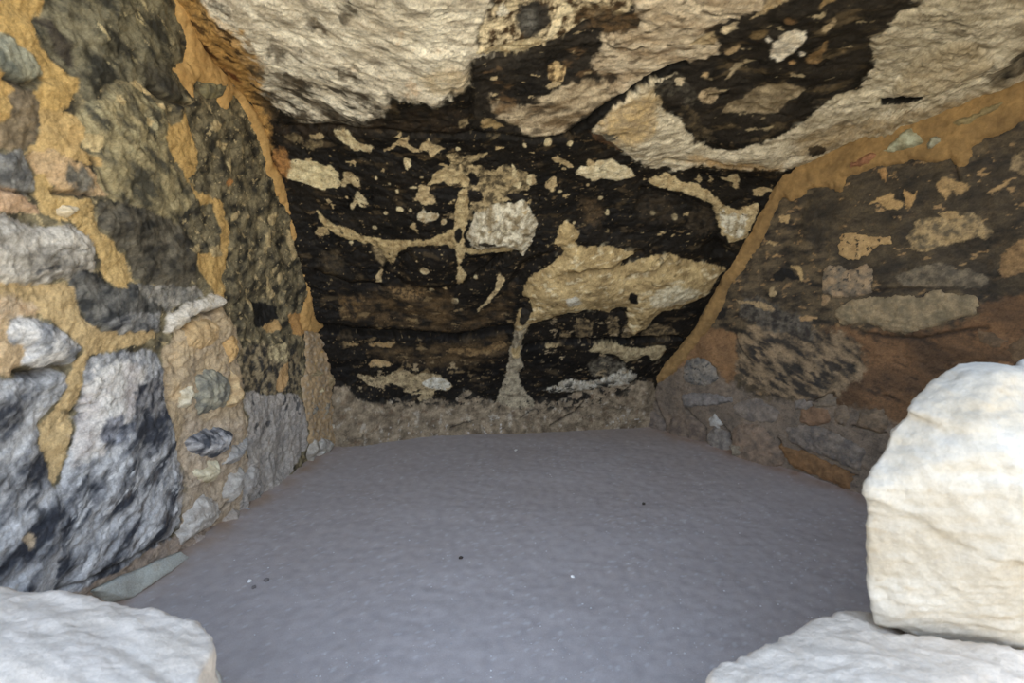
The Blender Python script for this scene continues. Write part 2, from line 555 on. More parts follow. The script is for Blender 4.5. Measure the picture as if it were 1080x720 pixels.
def ceiling_patches(r):
    # sooty roof painted charcoal rather than black, for the light that reaches it
    r.p([(500, -60), (1000, -60), (940, 30), (890, 100), (800, 150), (740, 150), (690, 90), (640, 110), (600, 140), (500, 140), (495, 70)],
        (54, 48, 40), (33, 30, 26), alpha=0.9, soft=0.03, freq=9, ang=18, asp=2.2)
    # the big pale sheet on the left
    A = [(190, -60), (480, -60), (522, 0), (507, 22), (502, 42), (517, 55), (517, 60), (500, 62), (492, 72), (496, 82), (492, 92), (478, 97), (470, 108),
         (455, 113), (445, 108), (430, 107), (415, 98), (408, 105), (405, 118), (385, 128), (365, 130), (345, 127), (325, 130), (310, 124), (298, 118),
         (285, 110), (275, 95), (262, 70), (240, 40), (215, 15)]
    r.p(A, CREAM, (186, 172, 146), edge=0.026, soft=0.02, freq=11, ang=-22, asp=2.6, con=1.3, h=0.012)
    r.flecks((150, 136, 112), 30, 0.15, 0.2, pts=A, ang=-24, asp=3.5, seed=61, alpha=0.6)
    r.flecks((120, 104, 80), 70, 0.35, 0.12, pts=A, ang=-24, asp=2.5, seed=62, alpha=0.6)
    r.flecks((205, 160, 105), 8, 0.3, 0.15, pts=[(380, 20), (470, 20), (480, 80), (400, 110), (360, 60)], seed=63, alpha=0.45)
    r.flecks((40, 33, 25), 12, 0.16, 0.12, pts=[(275, 96), (330, 100), (400, 100), (440, 104), (430, 135), (320, 140), (285, 130)], ang=-18, asp=2.2, seed=264, alpha=0.9)
    r.flecks((48, 40, 30), 22, 0.12, 0.14, pts=[(255, 70), (320, 72), (370, 72), (400, 100), (400, 130), (320, 130), (285, 120), (262, 95)], ang=-20, asp=2.8, seed=64, alpha=0.92)
    r.p(ell(470, 85, 26, 16), (215, 196, 158), (196, 172, 130), edge=0.02, soft=0.02, alpha=0.8)
    # ochre wash along the wall
    O = [(150, -60), (205, -10), (225, 12), (246, 24), (266, 40), (276, 62), (282, 80), (278, 100), (284, 130), (286, 160), (270, 160), (250, 120), (232, 92), (212, 66), (196, 40), (170, 0)]
    r.p(O, (196, 150, 70), (146, 108, 48), edge=0.03, soft=0.02, alpha=0.92, freq=20, ang=-35, asp=3)
    r.flecks((58, 40, 22), 24, 0.2, 0.1, pts=O, ang=-38, asp=2.6, seed=66, alpha=0.9)
    r.p([(202, 32), (212, 38), (224, 52), (230, 60), (222, 58), (212, 48)], (80, 48, 20), (60, 38, 20), soft=0.01)
    r.p([(234, 68), (246, 76), (255, 84), (246, 82)], (96, 56, 22), soft=0.01)
    for q in [(228, 3, 9, 4, 35), (240, 8, 4, 3, 0), (264, 47, 6, 4, 0), (294, 53, 13, 6, 25), (314, 59, 9, 5, 20), (338, 5, 6, 4, 0), (333, 23, 11, 8, 0), (340, 26, 8, 5, 30), (366, 10, 10, 11, 0),
              (300, 80, 36, 6, 12), (268, 71, 14, 4, 15), (372, 80, 11, 4, 20), (366, 74, 8, 4, 0), (300, 93, 14, 4, 20), (302, 105, 10, 3, 0), (345, 112, 20, 7, 20), (372, 96, 14, 6, 15),
              (276, 104, 10, 8, 50), (284, 118, 12, 5, 40), (322, 118, 8, 4, 0), (216, 20, 10, 3, 35)]:
        r.p(ell(*q[:4], rot=q[4]), (52, 44, 32), (84, 70, 50), edge=0.035, soft=0.022, alpha=0.8, seed=int(q[0]))
    # mottled top middle
    B = [(520, -60), (668, -60), (668, 8), (640, 14), (612, 26), (590, 42), (560, 52), (545, 58), (520, 56), (505, 45), (505, 25), (522, 0)]
    r.p(B, (214, 194, 152), (74, 56, 34), edge=0.02, soft=0.01, freq=20, con=3.2, seed=70, bias=-0.02)
    r.p([(500, 50), (530, 45), (545, 40), (570, 38), (576, 44), (558, 52), (546, 59), (520, 58)], (212, 194, 150), (150, 126, 84), freq=30)
    r.p(ell(563, 20, 19, 18), (44, 42, 38), (66, 60, 52), edge=0.02, soft=0.01)
    r.p(ell(557, 22, 6, 10), (138, 134, 124), (60, 58, 52), soft=0.03, alpha=0.7)
    r.p([(592, 1), (599, 7), (606, 14), (596, 18), (590, 28), (582, 40), (574, 41), (579, 30), (585, 18)], (226, 208, 166), edge=0.008)
    r.p(ell(652, 12, 5, 4), (220, 200, 150), edge=0.012)
    r.p(ell(530, 12, 6, 7), (224, 214, 190), edge=0.012)
    # pale slab right of middle
    D = [(668, -60), (838, -60), (826, 0), (806, 5), (795, 10), (770, 18), (752, 25), (742, 30), (747, 36), (757, 42), (758, 56), (740, 64), (720, 68), (705, 70),
         (690, 79), (672, 90), (660, 97), (642, 104), (634, 100), (650, 88), (653, 84), (640, 80), (625, 75), (622, 66), (632, 58), (634, 45), (636, 36), (652, 33),
         (672, 30), (676, 18), (668, 5)]
    r.p(D, (214, 196, 164), (160, 138, 106), edge=0.018, soft=0.008, freq=14, ang=14, asp=2.2, con=1.7, seed=73, h=0.008)
    r.flecks((70, 56, 38), 26, 0.28, 0.1, pts=D, ang=14, asp=1.8, seed=75, alpha=0.75)
    r.p(ell(655, 28, 16, 4, rot=-8), (60, 48, 34), edge=0.02, soft=0.012)
    r.p([(600, 14), (640, 6), (672, 12), (676, 26), (650, 32), (632, 30), (615, 22)], (64, 54, 40), (112, 86, 52), edge=0.025, soft=0.015, alpha=0.85, freq=26)
    r.groove([(640, 46), (655, 50), (668, 52), (676, 48)], 0.006, 0.006, (50, 40, 30))
    # lower pale shelf
    Ee = [(515, 104), (530, 112), (545, 112), (565, 106), (582, 92), (602, 88), (626, 85), (640, 90), (646, 100), (636, 110), (620, 116), (606, 124), (598, 136),
          (576, 142), (558, 140), (540, 130), (526, 122), (516, 114)]
    r.p(Ee, (204, 184, 148), (112, 92, 64), edge=0.03, soft=0.016, freq=16, ang=16, asp=2.8, con=1.9, seed=78)
    r.p(ell(587, 76, 9, 8), (206, 176, 120), (90, 70, 42), edge=0.02, freq=40, con=2.5)
    r.p(ell(584, 88, 8, 3, rot=-15), (180, 158, 116), edge=0.02)
    r.p(ell(515, 130, 9, 4), (150, 126, 82), edge=0.02)
    r.p([(484, 130), (490, 128), (494, 133), (484, 138)], (198, 174, 124))
    r.p([(505, 134), (515, 127), (526, 130), (532, 136), (518, 136), (510, 138)], (150, 126, 80))
    # the long streaked band sweeping to the right
    Fb = [(645, 113), (665, 98), (690, 85), (712, 79), (716, 84), (700, 88), (693, 98), (695, 108), (705, 118), (718, 128), (733, 148), (758, 161), (788, 154), (828, 140),
          (848, 127), (862, 114), (878, 102), (893, 97), (908, 92), (918, 80), (926, 62), (916, 50), (920, 42), (934, 38), (938, 26), (950, 17), (966, 6), (985, -60), (1300, -60),
          (1300, 60), (1140, 100), (1080, 112), (1040, 124), (1000, 136), (960, 146), (920, 156), (880, 164), (850, 174), (825, 178), (790, 178), (760, 178), (735, 176), (715, 180), (700, 176),
          (690, 178), (678, 172), (668, 165), (658, 158), (645, 150), (636, 144), (622, 138), (632, 122)]
    r.p(Fb, (218, 204, 172), (164, 149, 118), edge=0.018, soft=0.006, freq=12, ang=20, asp=3.2, con=1.8, seed=82, h=0.02, hw=0.03)
    r.flecks((108, 94, 70), 34, 0.16, 0.14, pts=Fb, ang=22, asp=4.5, seed=84, alpha=0.7)
    r.flecks((226, 214, 184), 30, 0.22, 0.12, pts=Fb, ang=22, asp=3.5, seed=86, alpha=0.6)
    r.p([(628, 128), (660, 104), (690, 92), (692, 110), (690, 135), (672, 150), (650, 150), (636, 144)], (206, 172, 106), (156, 130, 88), edge=0.03, soft=0.03, alpha=0.75, freq=24)
    r.p([(618, 136), (632, 140), (645, 150), (655, 158), (640, 154), (626, 146)], (92, 66, 42), (60, 46, 32), edge=0.015)
    r.p([(632, 140), (644, 138), (650, 146), (642, 150)], (70, 66, 56), (120, 112, 94), edge=0.02)
    r.p([(722, 160), (760, 170), (820, 172), (825, 178), (760, 178), (728, 174)], (188, 148, 82), (150, 116, 66), edge=0.02, soft=0.02, alpha=0.7)
    r.p([(830, 150), (880, 130), (930, 122), (990, 108), (1040, 96), (1130, 66), (1080, 84), (1000, 112), (930, 138), (880, 152), (850, 166)], (168, 138, 86), (120, 98, 62), edge=0.03, soft=0.03, alpha=0.6, freq=20, ang=20, asp=3)
    r.dent([(962, 62), (1000, 40), (1020, 37), (1046, 52), (1044, 62), (1012, 80), (990, 93), (962, 98), (938, 94)], 0.022, 0.012)
    r.p([(962, 64), (1000, 42), (1020, 40), (1044, 52), (1042, 60), (1012, 78), (990, 90), (962, 95), (938, 92)], (186, 164, 122), (150, 132, 98), alpha=0.6, soft=0.02, freq=22, ang=22, asp=2)
    r.p([(928, 102), (945, 99), (976, 97), (972, 102), (950, 107), (930, 108)], (26, 24, 20), edge=0.012)
    r.groove([(928, 104), (952, 102), (974, 99)], 0.012, 0.03)
    r.p([(1046, 72), (1064, 56), (1090, 36), (1150, 10), (1160, 40), (1100, 68), (1070, 76), (1056, 84), (1046, 82)], (40, 36, 30), (110, 98, 76), edge=0.03, soft=0.015, freq=16, ang=25, asp=3, con=2.2)
    r.p(ell(862, 156, 10, 5, rot=-10), (80, 66, 46), (44, 38, 30), edge=0.015)
    r.groove([(700, 168), (735, 172), (790, 176), (828, 176)], 0.010, 0.02)
    # dark hollow at the band's head
    r.p([(688, 88), (700, 84), (714, 80), (726, 86), (738, 100), (730, 112), (722, 108), (714, 98), (706, 104), (696, 100)], (34, 31, 27), (80, 74, 62), edge=0.018, freq=40)
    r.p([(712, 84), (722, 84), (720, 92), (714, 92)], (204, 186, 150))
    r.p([(716, 104), (734, 118), (742, 132), (756, 150), (742, 150), (730, 140), (720, 126)], (36, 32, 27), (100, 86, 62), edge=0.02)
    # crack between slab and band: its shadow line painted black, then the groove
    r.p([(600, 140), (616, 124), (640, 111), (660, 97), (690, 80), (714, 66), (730, 68), (714, 78), (688, 86), (664, 99), (644, 114), (622, 136)], (26, 24, 21), edge=0.01)
    r.groove([(602, 139), (640, 111), (664, 97), (690, 81), (722, 66)], 0.014, 0.035)
    r.groove([(497, 128), (495, 90), (497, 66), (520, 58), (548, 58), (590, 42), (618, 28)], 0.010, 0.014)
    # pale scars in the dark roof
    for pts, a, b in [
        ([(811, 54), (816, 40), (826, 33), (838, 27), (850, 30), (848, 38), (842, 48), (832, 56), (822, 63), (814, 61)], (236, 226, 204), (206, 190, 160)),
        (ell(845, 55, 3.5, 3), (236, 226, 204), None),
        (ell(811, 38, 2, 4), (230, 220, 200), None),
        ([(865, 33), (868, 25), (882, 19), (882, 26), (874, 31)], (216, 192, 146), (170, 146, 104)),
        ([(848, 66), (858, 54), (872, 44), (874, 46), (868, 58), (866, 66)], (164, 130, 80), (110, 84, 48)),
        ([(761, 31), (766, 23), (778, 20), (776, 28), (768, 33)], (208, 188, 148), None),
        ([(724, 44), (735, 36), (752, 32), (758, 40), (748, 46)], (196, 172, 126), (130, 108, 74)),
        ([(764, 56), (770, 49), (782, 45), (780, 52), (770, 57)], (176, 148, 104), None),
        ([(766, 82), (773, 72), (781, 66), (789, 66), (780, 75), (770, 83)], (210, 192, 154), (160, 140, 104)),
        ([(762, 116), (782, 104), (792, 94), (812, 89), (832, 88), (850, 93), (842, 100), (830, 108), (820, 119), (795, 120), (770, 121)], (164, 146, 112), (118, 102, 76)),
        ([(734, 101), (745, 90), (760, 95), (757, 103), (743, 109)], (196, 172, 132), (110, 92, 64)),
        ([(790, 19), (800, 11), (826, 0), (850, -14), (852, -26), (822, -20), (802, 2)], (206, 182, 138), (150, 124, 80)),
        ([(864, 6), (870, -6), (888, -12), (882, 0)], (170, 140, 88), (100, 80, 48)),
        (ell(743, 78, 4, 2, rot=-40), (200, 170, 120), None), (ell(836, 67, 4, 2), (180, 140, 84), None),
        (ell(888, 55, 4, 3), (120, 100, 66), None), (ell(832, 18, 6, 3), (110, 84, 52), None), (ell(800, 34, 10, 4, rot=-20), (112, 92, 58), None)]:
        r.p(pts, a, b, edge=0.012, soft=0.006, freq=26, ang=18, asp=1.6, h=-0.004)
    r.flecks((44, 37, 29), 9, 0.34, 0.16, pts=A, ang=-24, asp=2.0, seed=161, alpha=0.55)
    r.flecks((244, 234, 208), 13, 0.22, 0.14, pts=A, ang=-22, asp=2.4, seed=162, alpha=0.55)
    r.flecks((110, 84, 52), 11, 0.24, 0.14, pts=D, ang=14, asp=2.2, seed=163, alpha=0.6)
    r.flecks((58, 48, 36), 13, 0.2, 0.14, pts=Ee, ang=14, asp=2.6, seed=164, alpha=0.7)
    r.flecks((120, 92, 58), 12, 0.30, 0.1, pts=[(497, 66), (550, 58), (620, 28), (640, 40), (625, 80), (560, 105), (500, 130)], ang=12, asp=1.8, seed=165, alpha=0.55)
    r.flecks((190, 168, 124), 24, 0.40, 0.06, pts=[(497, 66), (550, 58), (620, 28), (640, 40), (625, 80), (560, 105), (500, 130)], ang=12, asp=1.6, seed=166, alpha=0.8)
    r.flecks((186, 166, 124), 22, 0.38, 0.06, pts=[(740, 90), (800, 30), (920, -20), (930, 50), (880, 95), (800, 150), (760, 150)], ang=22, asp=2.2, seed=167, alpha=0.7)
    r.flecks((110, 92, 62), 14, 0.22, 0.12, pts=[(750, 60), (850, 0), (950, -40), (930, 60), (880, 100), (800, 150), (750, 140), (740, 90)], ang=22, asp=3, seed=91, alpha=0.55)


def back_patches(r):
    S = lambda pts, a=TAN, b=TAN2, **k: r.p(pts, a, b, **{**dict(edge=0.011, soft=0.003, freq=30, h=-0.003, holes=0.42), **k})
    PALE = (208, 192, 146)
    # grey-brown haze at foot of the roof sheet
    r.p([(290, 130), (340, 132), (400, 125), (440, 115), (490, 118), (490, 140), (420, 142), (340, 146), (296, 150)], (58, 46, 32), (36, 32, 27), soft=0.03, edge=0.03, alpha=0.7)
    S([(352, 137), (362, 136), (372, 142), (378, 150), (394, 154), (390, 160), (377, 158), (365, 152), (355, 146)], PALE)
    S([(300, 144), (312, 141), (322, 150), (340, 148), (342, 154), (326, 158), (310, 150)], (140, 122, 84), (70, 58, 40), alpha=0.7, edge=0.02)
    S([(326, 142), (338, 140), (342, 146), (332, 148)], (170, 150, 106))
    S([(303, 171), (315, 167), (330, 170), (340, 172), (352, 175), (357, 186), (361, 196), (350, 198), (338, 200), (325, 194), (315, 190), (302, 190)], (214, 198, 150), (180, 160, 112))
    S([(286, 160), (300, 156), (306, 166), (304, 190), (296, 186), (290, 175)], (180, 128, 62), (110, 76, 38), edge=0.02, soft=0.012)
    S([(362, 182), (370, 180), (378, 188), (381, 196), (376, 198), (368, 194), (360, 199)], (190, 170, 122), con=2)
    S([(377, 202), (385, 210), (389, 216), (382, 219), (377, 214), (371, 222), (368, 216), (374, 208)], PALE)
    S([(404, 161), (414, 154), (423, 147), (432, 144), (428, 152), (440, 156), (447, 161), (438, 161), (428, 157), (418, 155), (410, 160)])
    S([(446, 150), (452, 147), (460, 155), (470, 158), (462, 160), (456, 165), (450, 160), (438, 160)])
    S([(425, 167), (434, 169), (434, 175), (430, 181), (427, 175)], PALE)
    S([(415, 145), (422, 142), (424, 144), (418, 146)])
    for q in [(445, 187, 2, 1), (419, 201, 2, 3), (436, 198, 4, 2), (422, 220, 4, 3), (433, 221, 2, 2), (407, 225, 3, 2), (410, 194, 2, 2), (483, 159, 3, 2), (468, 234, 3, 3), (397, 188, 1.5, 2), (395, 240, 3, 2), (578, 148, 4, 3),
              (601, 149, 3, 2.5), (553, 152, 2, 2), (633, 208, 3, 2.5), (641, 224, 2, 3), (688, 224, 3, 3), (711, 228, 3, 4), (606, 235, 2, 1.5), (448, 283, 5, 4), (480, 316, 4, 3), (370, 256, 3, 2), (502, 293, 2, 1.5), (455, 305, 3, 2), (590, 201, 2, 1.5)]:
        S(ell(*q), PALE, edge=0.006)
    # the mottled grey area and the white knob
    S([(469, 162), (480, 162), (490, 168), (500, 164), (513, 161), (512, 164), (502, 168), (496, 174), (518, 180), (530, 174), (545, 176), (558, 180), (558, 196), (544, 206), (532, 216), (512, 226),
       (497, 222), (494, 200), (480, 196), (465, 193), (450, 196), (454, 186), (465, 180), (475, 175), (473, 168)], (176, 154, 108), (84, 72, 50), con=2.4, freq=26, edge=0.018)
    S([(452, 195), (455, 185), (465, 180), (485, 180), (495, 190), (494, 200), (478, 194)], (196, 174, 124), (150, 128, 86))
    r.p(ell(500, 190, 7, 8), (30, 27, 24), edge=0.015)
    r.p(ell(500, 208, 9, 7), (34, 30, 26), edge=0.015)
    r.p(ell(472, 206, 16, 7), (28, 26, 23), edge=0.012)
    r.p(ell(545, 206, 12, 4), (34, 30, 26), edge=0.015)
    S([(443, 195), (450, 198), (458, 208), (460, 215), (450, 217), (440, 210), (436, 212), (440, 204)])
    S([(440, 228), (447, 218), (451, 224), (463, 223), (462, 229), (450, 234), (443, 232)], (214, 204, 172))
    S([(466, 226), (476, 222), (490, 224), (498, 222), (500, 232), (488, 236), (478, 232)], (150, 130, 90), (90, 76, 52), edge=0.016)
    K = [(500, 226), (520, 216), (540, 213), (552, 209), (560, 218), (563, 228), (566, 236), (563, 248), (560, 255), (557, 262), (551, 270), (545, 262), (535, 259), (520, 261), (505, 261), (496, 257), (492, 245), (497, 235)]
    r.p(K, (214, 204, 176), (140, 124, 92), edge=0.014, soft=0.003, freq=22, con=2.2, seed=33, h=0.04, hw=0.035)
    k = r.box(r.uvpoly(K), 0.0)
    r.H[k] += 0.016 * fbm(U[k] * 13 + 0.8 * fbm(U[k] * 8, V[k] * 8, 2, 79), V[k] * 13, 4, 77, ridge=True) * sstep(0, 0.03, sdf_poly(U[k], V[k], r.uvpoly(K)))
    r.p(ell(530, 238, 8, 5), (110, 98, 76), (200, 186, 150), freq=60, con=3, edge=0.02, alpha=0.8)
    r.p(ell(515, 254, 8, 3), (50, 44, 34), edge=0.012)
    r.p([(490, 257), (508, 262), (535, 260), (546, 262), (536, 266), (510, 266), (492, 264)], (176, 154, 104), (130, 110, 72))
    # tan mud runs: one level, one upright
    S([(333, 222), (342, 230), (352, 238), (365, 240), (385, 250), (400, 252), (430, 253), (455, 250), (470, 245), (480, 240), (484, 255), (476, 262), (468, 257), (455, 258), (432, 260), (421, 265), (419, 275), (411, 282), (407, 272), (400, 262),
       (390, 258), (375, 255), (362, 250), (350, 245), (338, 234)], (190, 166, 112), (140, 116, 72), h=0.008)
    S([(392, 260), (402, 262), (408, 272), (404, 282), (396, 274)], (150, 130, 90), (96, 80, 54), alpha=0.8, soft=0.012)
    S([(399, 290), (404, 284), (403, 294), (398, 301), (396, 298)])
    S([(478, 222), (484, 204), (492, 200), (495, 214), (493, 235), (489, 248), (492, 260), (488, 270), (486, 280), (493, 290), (488, 300), (483, 303), (481, 290), (484, 275), (479, 262), (480, 245)], (196, 174, 122), (150, 126, 82), h=0.008)
    r.p(ell(484, 247, 4, 8), (30, 27, 23), edge=0.008)
    S([(335, 240), (345, 238), (348, 248), (338, 250), (330, 246)], (170, 146, 96))
    S([(342, 270), (356, 262), (362, 280), (350, 295), (340, 285)], (88, 74, 50), (44, 39, 31), soft=0.03, alpha=0.8, edge=0.03)
    S([(526, 287), (529, 290), (533, 293), (528, 304), (520, 316), (506, 326), (501, 329), (510, 318), (520, 308), (524, 297)])
    S([(575, 190), (585, 185), (587, 193), (582, 201), (575, 198)])
    S([(555, 183), (562, 182), (566, 190), (563, 194), (556, 193)], PALE)
    S([(540, 170), (545, 176), (545, 190), (552, 192), (548, 198), (540, 196)], PALE)
    S([(580, 163), (590, 161), (598, 168), (605, 174), (597, 175), (588, 169)])
    r.p([(606, 178), (613, 171), (621, 173), (630, 168), (645, 167), (655, 172), (665, 177), (670, 186), (662, 189), (650, 191), (640, 187), (625, 190), (618, 185), (608, 182)], (226, 212, 172), (180, 160, 118), edge=0.009, soft=0.003, freq=30, h=0.015)
    S([(618, 167), (625, 167), (628, 172), (620, 173)])
    S([(682, 192), (692, 186), (704, 183), (718, 190), (732, 193), (750, 205), (760, 213), (775, 222), (790, 220), (800, 213), (800, 222), (795, 235), (786, 252), (770, 256), (760, 246), (757, 230), (752, 217), (738, 209), (720, 203), (700, 199)],
      (200, 178, 128), (160, 136, 90), edge=0.012, h=0.012)
    S([(760, 222), (775, 226), (790, 226), (784, 246), (772, 252), (762, 240)], (214, 206, 180), (150, 134, 100), con=2.2, edge=0.02)
    S([(758, 188), (768, 186), (778, 184), (780, 190), (776, 200), (772, 198), (773, 192), (762, 190)], (176, 158, 112), edge=0.008)
    S([(734, 190), (738, 185), (741, 190), (737, 194)], (176, 158, 112), edge=0.008)
    S([(746, 192), (752, 188), (750, 194)], (176, 158, 112), edge=0.008)
    S([(792, 201), (805, 197), (813, 200), (806, 206), (795, 208)], (180, 156, 106))
    S([(612, 212), (630, 208), (636, 228), (626, 244), (616, 234)], (96, 76, 48), (44, 38, 30), soft=0.03, alpha=0.75, edge=0.03)
    S([(680, 205), (712, 210), (716, 232), (690, 236), (672, 222)], (70, 58, 40), (36, 32, 27), soft=0.03, alpha=0.7, edge=0.03)
    S([(722, 225), (742, 215), (754, 225), (752, 245), (735, 250), (726, 240)], (74, 62, 44), (38, 33, 27), soft=0.02, alpha=0.7, edge=0.03)
    # the pale ledge that bulges from the back wall
    L20 = [(553, 302), (560, 290), (572, 285), (585, 275), (596, 265), (592, 261), (583, 258), (588, 249), (590, 240), (597, 232), (606, 240), (611, 246), (606, 254), (610, 260), (640, 259), (663, 264), (676, 266), (660, 274), (655, 280),
           (675, 272), (690, 268), (710, 266), (718, 272), (740, 276), (766, 282), (756, 295), (746, 310), (730, 318), (715, 325), (700, 327), (690, 335), (680, 346), (668, 353), (661, 350), (662, 335), (660, 328), (650, 325), (642, 330),
           (625, 325), (610, 328), (595, 331), (580, 336), (570, 340), (559, 341), (554, 352), (548, 366), (542, 372), (540, 364), (545, 354), (541, 346), (545, 335), (547, 325), (556, 324), (560, 316), (551, 311)]
    r.p(L20, (192, 165, 108), (146, 122, 76), edge=0.012, soft=0.003, freq=18, con=1.6, ang=12, asp=2, seed=52, h=0.085, hw=0.07)
    r.flecks((120, 96, 58), 40, 0.28, 0.1, pts=L20, ang=14, asp=3.0, seed=55, alpha=0.6)
    r.flecks((216, 200, 158), 28, 0.25, 0.12, pts=L20, ang=14, asp=2.2, seed=56, alpha=0.7)
    r.p([(680, 306), (688, 298), (708, 292), (726, 298), (738, 303), (730, 314), (712, 318), (690, 318), (680, 312)], (216, 204, 168), (180, 162, 122), edge=0.014, soft=0.01, freq=40)
    r.p([(596, 305), (608, 302), (613, 311), (602, 316)], (198, 192, 172), (170, 158, 130), edge=0.01, soft=0.008)
    r.p(ell(665, 308, 5, 6), (28, 25, 21), edge=0.01)
    r.p([(652, 322), (660, 320), (659, 340), (652, 336)], (34, 30, 25), edge=0.012)
    r.p([(549, 326), (560, 318), (562, 324), (556, 336), (550, 338)], (40, 35, 28), edge=0.01)
    r.groove([(596, 284), (620, 280), (645, 279), (660, 273), (676, 266)], 0.012, 0.03, (70, 54, 32), 0.55)
    r.groove([(660, 288), (690, 280), (708, 270)], 0.010, 0.02, (80, 62, 38), 0.5)
    r.groove([(560, 310), (580, 290), (604, 280)], 0.010, 0.012)
    # dark pieces under the ledge
    for pts in ([(606, 336), (624, 335), (626, 350), (612, 360), (606, 352)], [(640, 332), (652, 335), (655, 352), (646, 358), (640, 346)], [(674, 352), (690, 341), (712, 345), (716, 354), (700, 360), (680, 358)],
                [(590, 352), (602, 350), (600, 362), (588, 366)], [(658, 340), (668, 350), (662, 358), (655, 354)]):
        S(pts, (132, 112, 76), (56, 48, 36), con=2.2, edge=0.018, alpha=0.9)
    # brown smudges low on the left
    r.p([(385, 312), (420, 300), (470, 305), (498, 330), (520, 322), (542, 300), (538, 330), (505, 345), (450, 347), (400, 342), (370, 335)], (98, 76, 44), (38, 33, 26), edge=0.03, soft=0.03, freq=16, asp=2, con=2.0, alpha=0.75)
    r.p([(356, 312), (386, 314), (382, 336), (360, 336)], (104, 80, 44), (44, 37, 28), edge=0.02, soft=0.02, freq=24, con=2)
    r.p([(372, 364), (430, 366), (490, 362), (533, 352), (536, 372), (500, 386), (455, 388), (400, 376)], (96, 76, 46), (40, 34, 27), edge=0.03, soft=0.03, freq=18, asp=2, con=2, alpha=0.75)
    S([(408, 305), (430, 302), (452, 310), (442, 316), (420, 312)], (150, 120, 74), (60, 48, 32), con=2.6, freq=50, alpha=0.7, edge=0.02, soft=0.012)
    S([(388, 363), (402, 361), (416, 360), (414, 366), (398, 366)], (150, 116, 62))
    S([(366, 362), (380, 361), (378, 364), (368, 364)], (140, 110, 62))
    S([(467, 370), (480, 367), (510, 366), (530, 358), (534, 366), (510, 374), (490, 374)], (138, 110, 66), (80, 62, 38), edge=0.016)
    S([(388, 383), (395, 378), (405, 381), (416, 384), (400, 387), (392, 387)], (186, 152, 96))
    S([(374, 395), (385, 394), (395, 400), (410, 396), (421, 388), (440, 395), (455, 392), (470, 398), (477, 405), (472, 412), (460, 410), (455, 420), (445, 424), (436, 418), (425, 410), (415, 405), (398, 409), (386, 404)], (186, 164, 118), (130, 112, 80), edge=0.016)
    S([(444, 404), (455, 397), (468, 398), (476, 405), (470, 411), (455, 409)], (212, 208, 192), (176, 166, 140))
    # stone run from ledge to floor
    S([(542, 350), (553, 344), (558, 342), (551, 358), (548, 374), (553, 386), (546, 396), (549, 406), (562, 420), (568, 440), (552, 458), (533, 455), (520, 432), (527, 410), (535, 392), (538, 372)], (178, 164, 132), (124, 112, 90), edge=0.014, h=0.025, hw=0.03)
    r.p([(540, 366), (548, 362), (548, 376), (541, 376)], (190, 164, 110), edge=0.01)
    # right-hand foot
    S([(618, 370), (630, 362), (645, 362), (660, 365), (675, 368), (690, 366), (703, 364), (700, 375), (692, 381), (681, 374), (670, 381), (660, 381), (650, 374), (635, 371)], (182, 164, 120), (130, 112, 78), h=0.012)
    S([(575, 366), (585, 364), (590, 364), (586, 368), (577, 369)], (186, 164, 116))
    S([(622, 378), (645, 376), (660, 384), (660, 392), (640, 398), (628, 396), (618, 386)], (110, 102, 84), (52, 46, 38), con=2, edge=0.025, soft=0.012)
    S([(572, 410), (590, 404), (598, 400), (625, 400), (645, 395), (658, 385), (672, 396), (664, 404), (640, 406), (620, 411), (600, 413), (584, 413)], (190, 184, 166), (140, 128, 104), edge=0.016, h=0.02)
    # plastered foot of the wall
    T = [(350, 408), (368, 408), (376, 420), (395, 424), (415, 420), (430, 423), (445, 424), (455, 419), (480, 424), (492, 410), (508, 420), (525, 424), (545, 430), (560, 428), (575, 418), (585, 424), (600, 418), (612, 410), (640, 407), (655, 402), (672, 400), (690, 402), (712, 480), (340, 490)]
    r.p(T, (154, 136, 108), (104, 90, 70), edge=0.016, soft=0.004, freq=14, con=1.8, seed=95, h=0.03, hw=0.03)
    r.flecks((182, 172, 152), 18, 0.3, 0.14, pts=T, seed=96, alpha=0.6)
    r.flecks((112, 90, 66), 20, 0.28, 0.1, pts=T, seed=97, alpha=0.7)
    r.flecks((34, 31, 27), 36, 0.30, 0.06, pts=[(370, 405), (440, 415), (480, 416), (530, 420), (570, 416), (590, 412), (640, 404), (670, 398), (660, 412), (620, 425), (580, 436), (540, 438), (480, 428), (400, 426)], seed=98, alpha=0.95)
    r.flecks((206, 202, 194), 40, 0.36, 0.08, pts=[(400, 452), (480, 448), (530, 440), (560, 452), (530, 466), (400, 466)], seed=99, alpha=0.7)
    r.flecks((196, 196, 190), 44, 0.3, 0.08, pts=[(640, 440), (670, 432), (676, 448), (640, 452)], seed=101, alpha=0.8)
    r.groove([(475, 450), (490, 446), (500, 444)], 0.005, 0.012, (50, 42, 34))
    r.groove([(548, 440), (562, 430)], 0.005, 0.012, (50, 42, 34))
    r.groove([(580, 448), (592, 440), (605, 434), (614, 424), (618, 414)], 0.006, 0.015, (54, 45, 36))
    r.flecks((176, 152, 104), 15, 0.40, 0.035, pts=[(310, 150), (480, 145), (640, 160), (800, 190), (780, 260), (690, 262), (600, 230), (560, 290), (480, 310), (340, 270)], asp=1.5, ang=10, seed=181, alpha=0.85)
    r.flecks((128, 106, 68), 18, 0.30, 0.06, pts=[(340, 330), (440, 300), (545, 330), (530, 400), (380, 400)], asp=2.2, ang=5, seed=182, alpha=0.75)
    r.flecks((168, 146, 106), 22, 0.30, 0.05, pts=[(370, 385), (480, 380), (500, 415), (375, 418)], asp=1.8, ang=0, seed=183, alpha=0.85)
    r.flecks((160, 140, 104), 20, 0.32, 0.05, pts=[(575, 335), (700, 340), (690, 395), (600, 410), (570, 380)], asp=1.8, ang=8, seed=184, alpha=0.8)
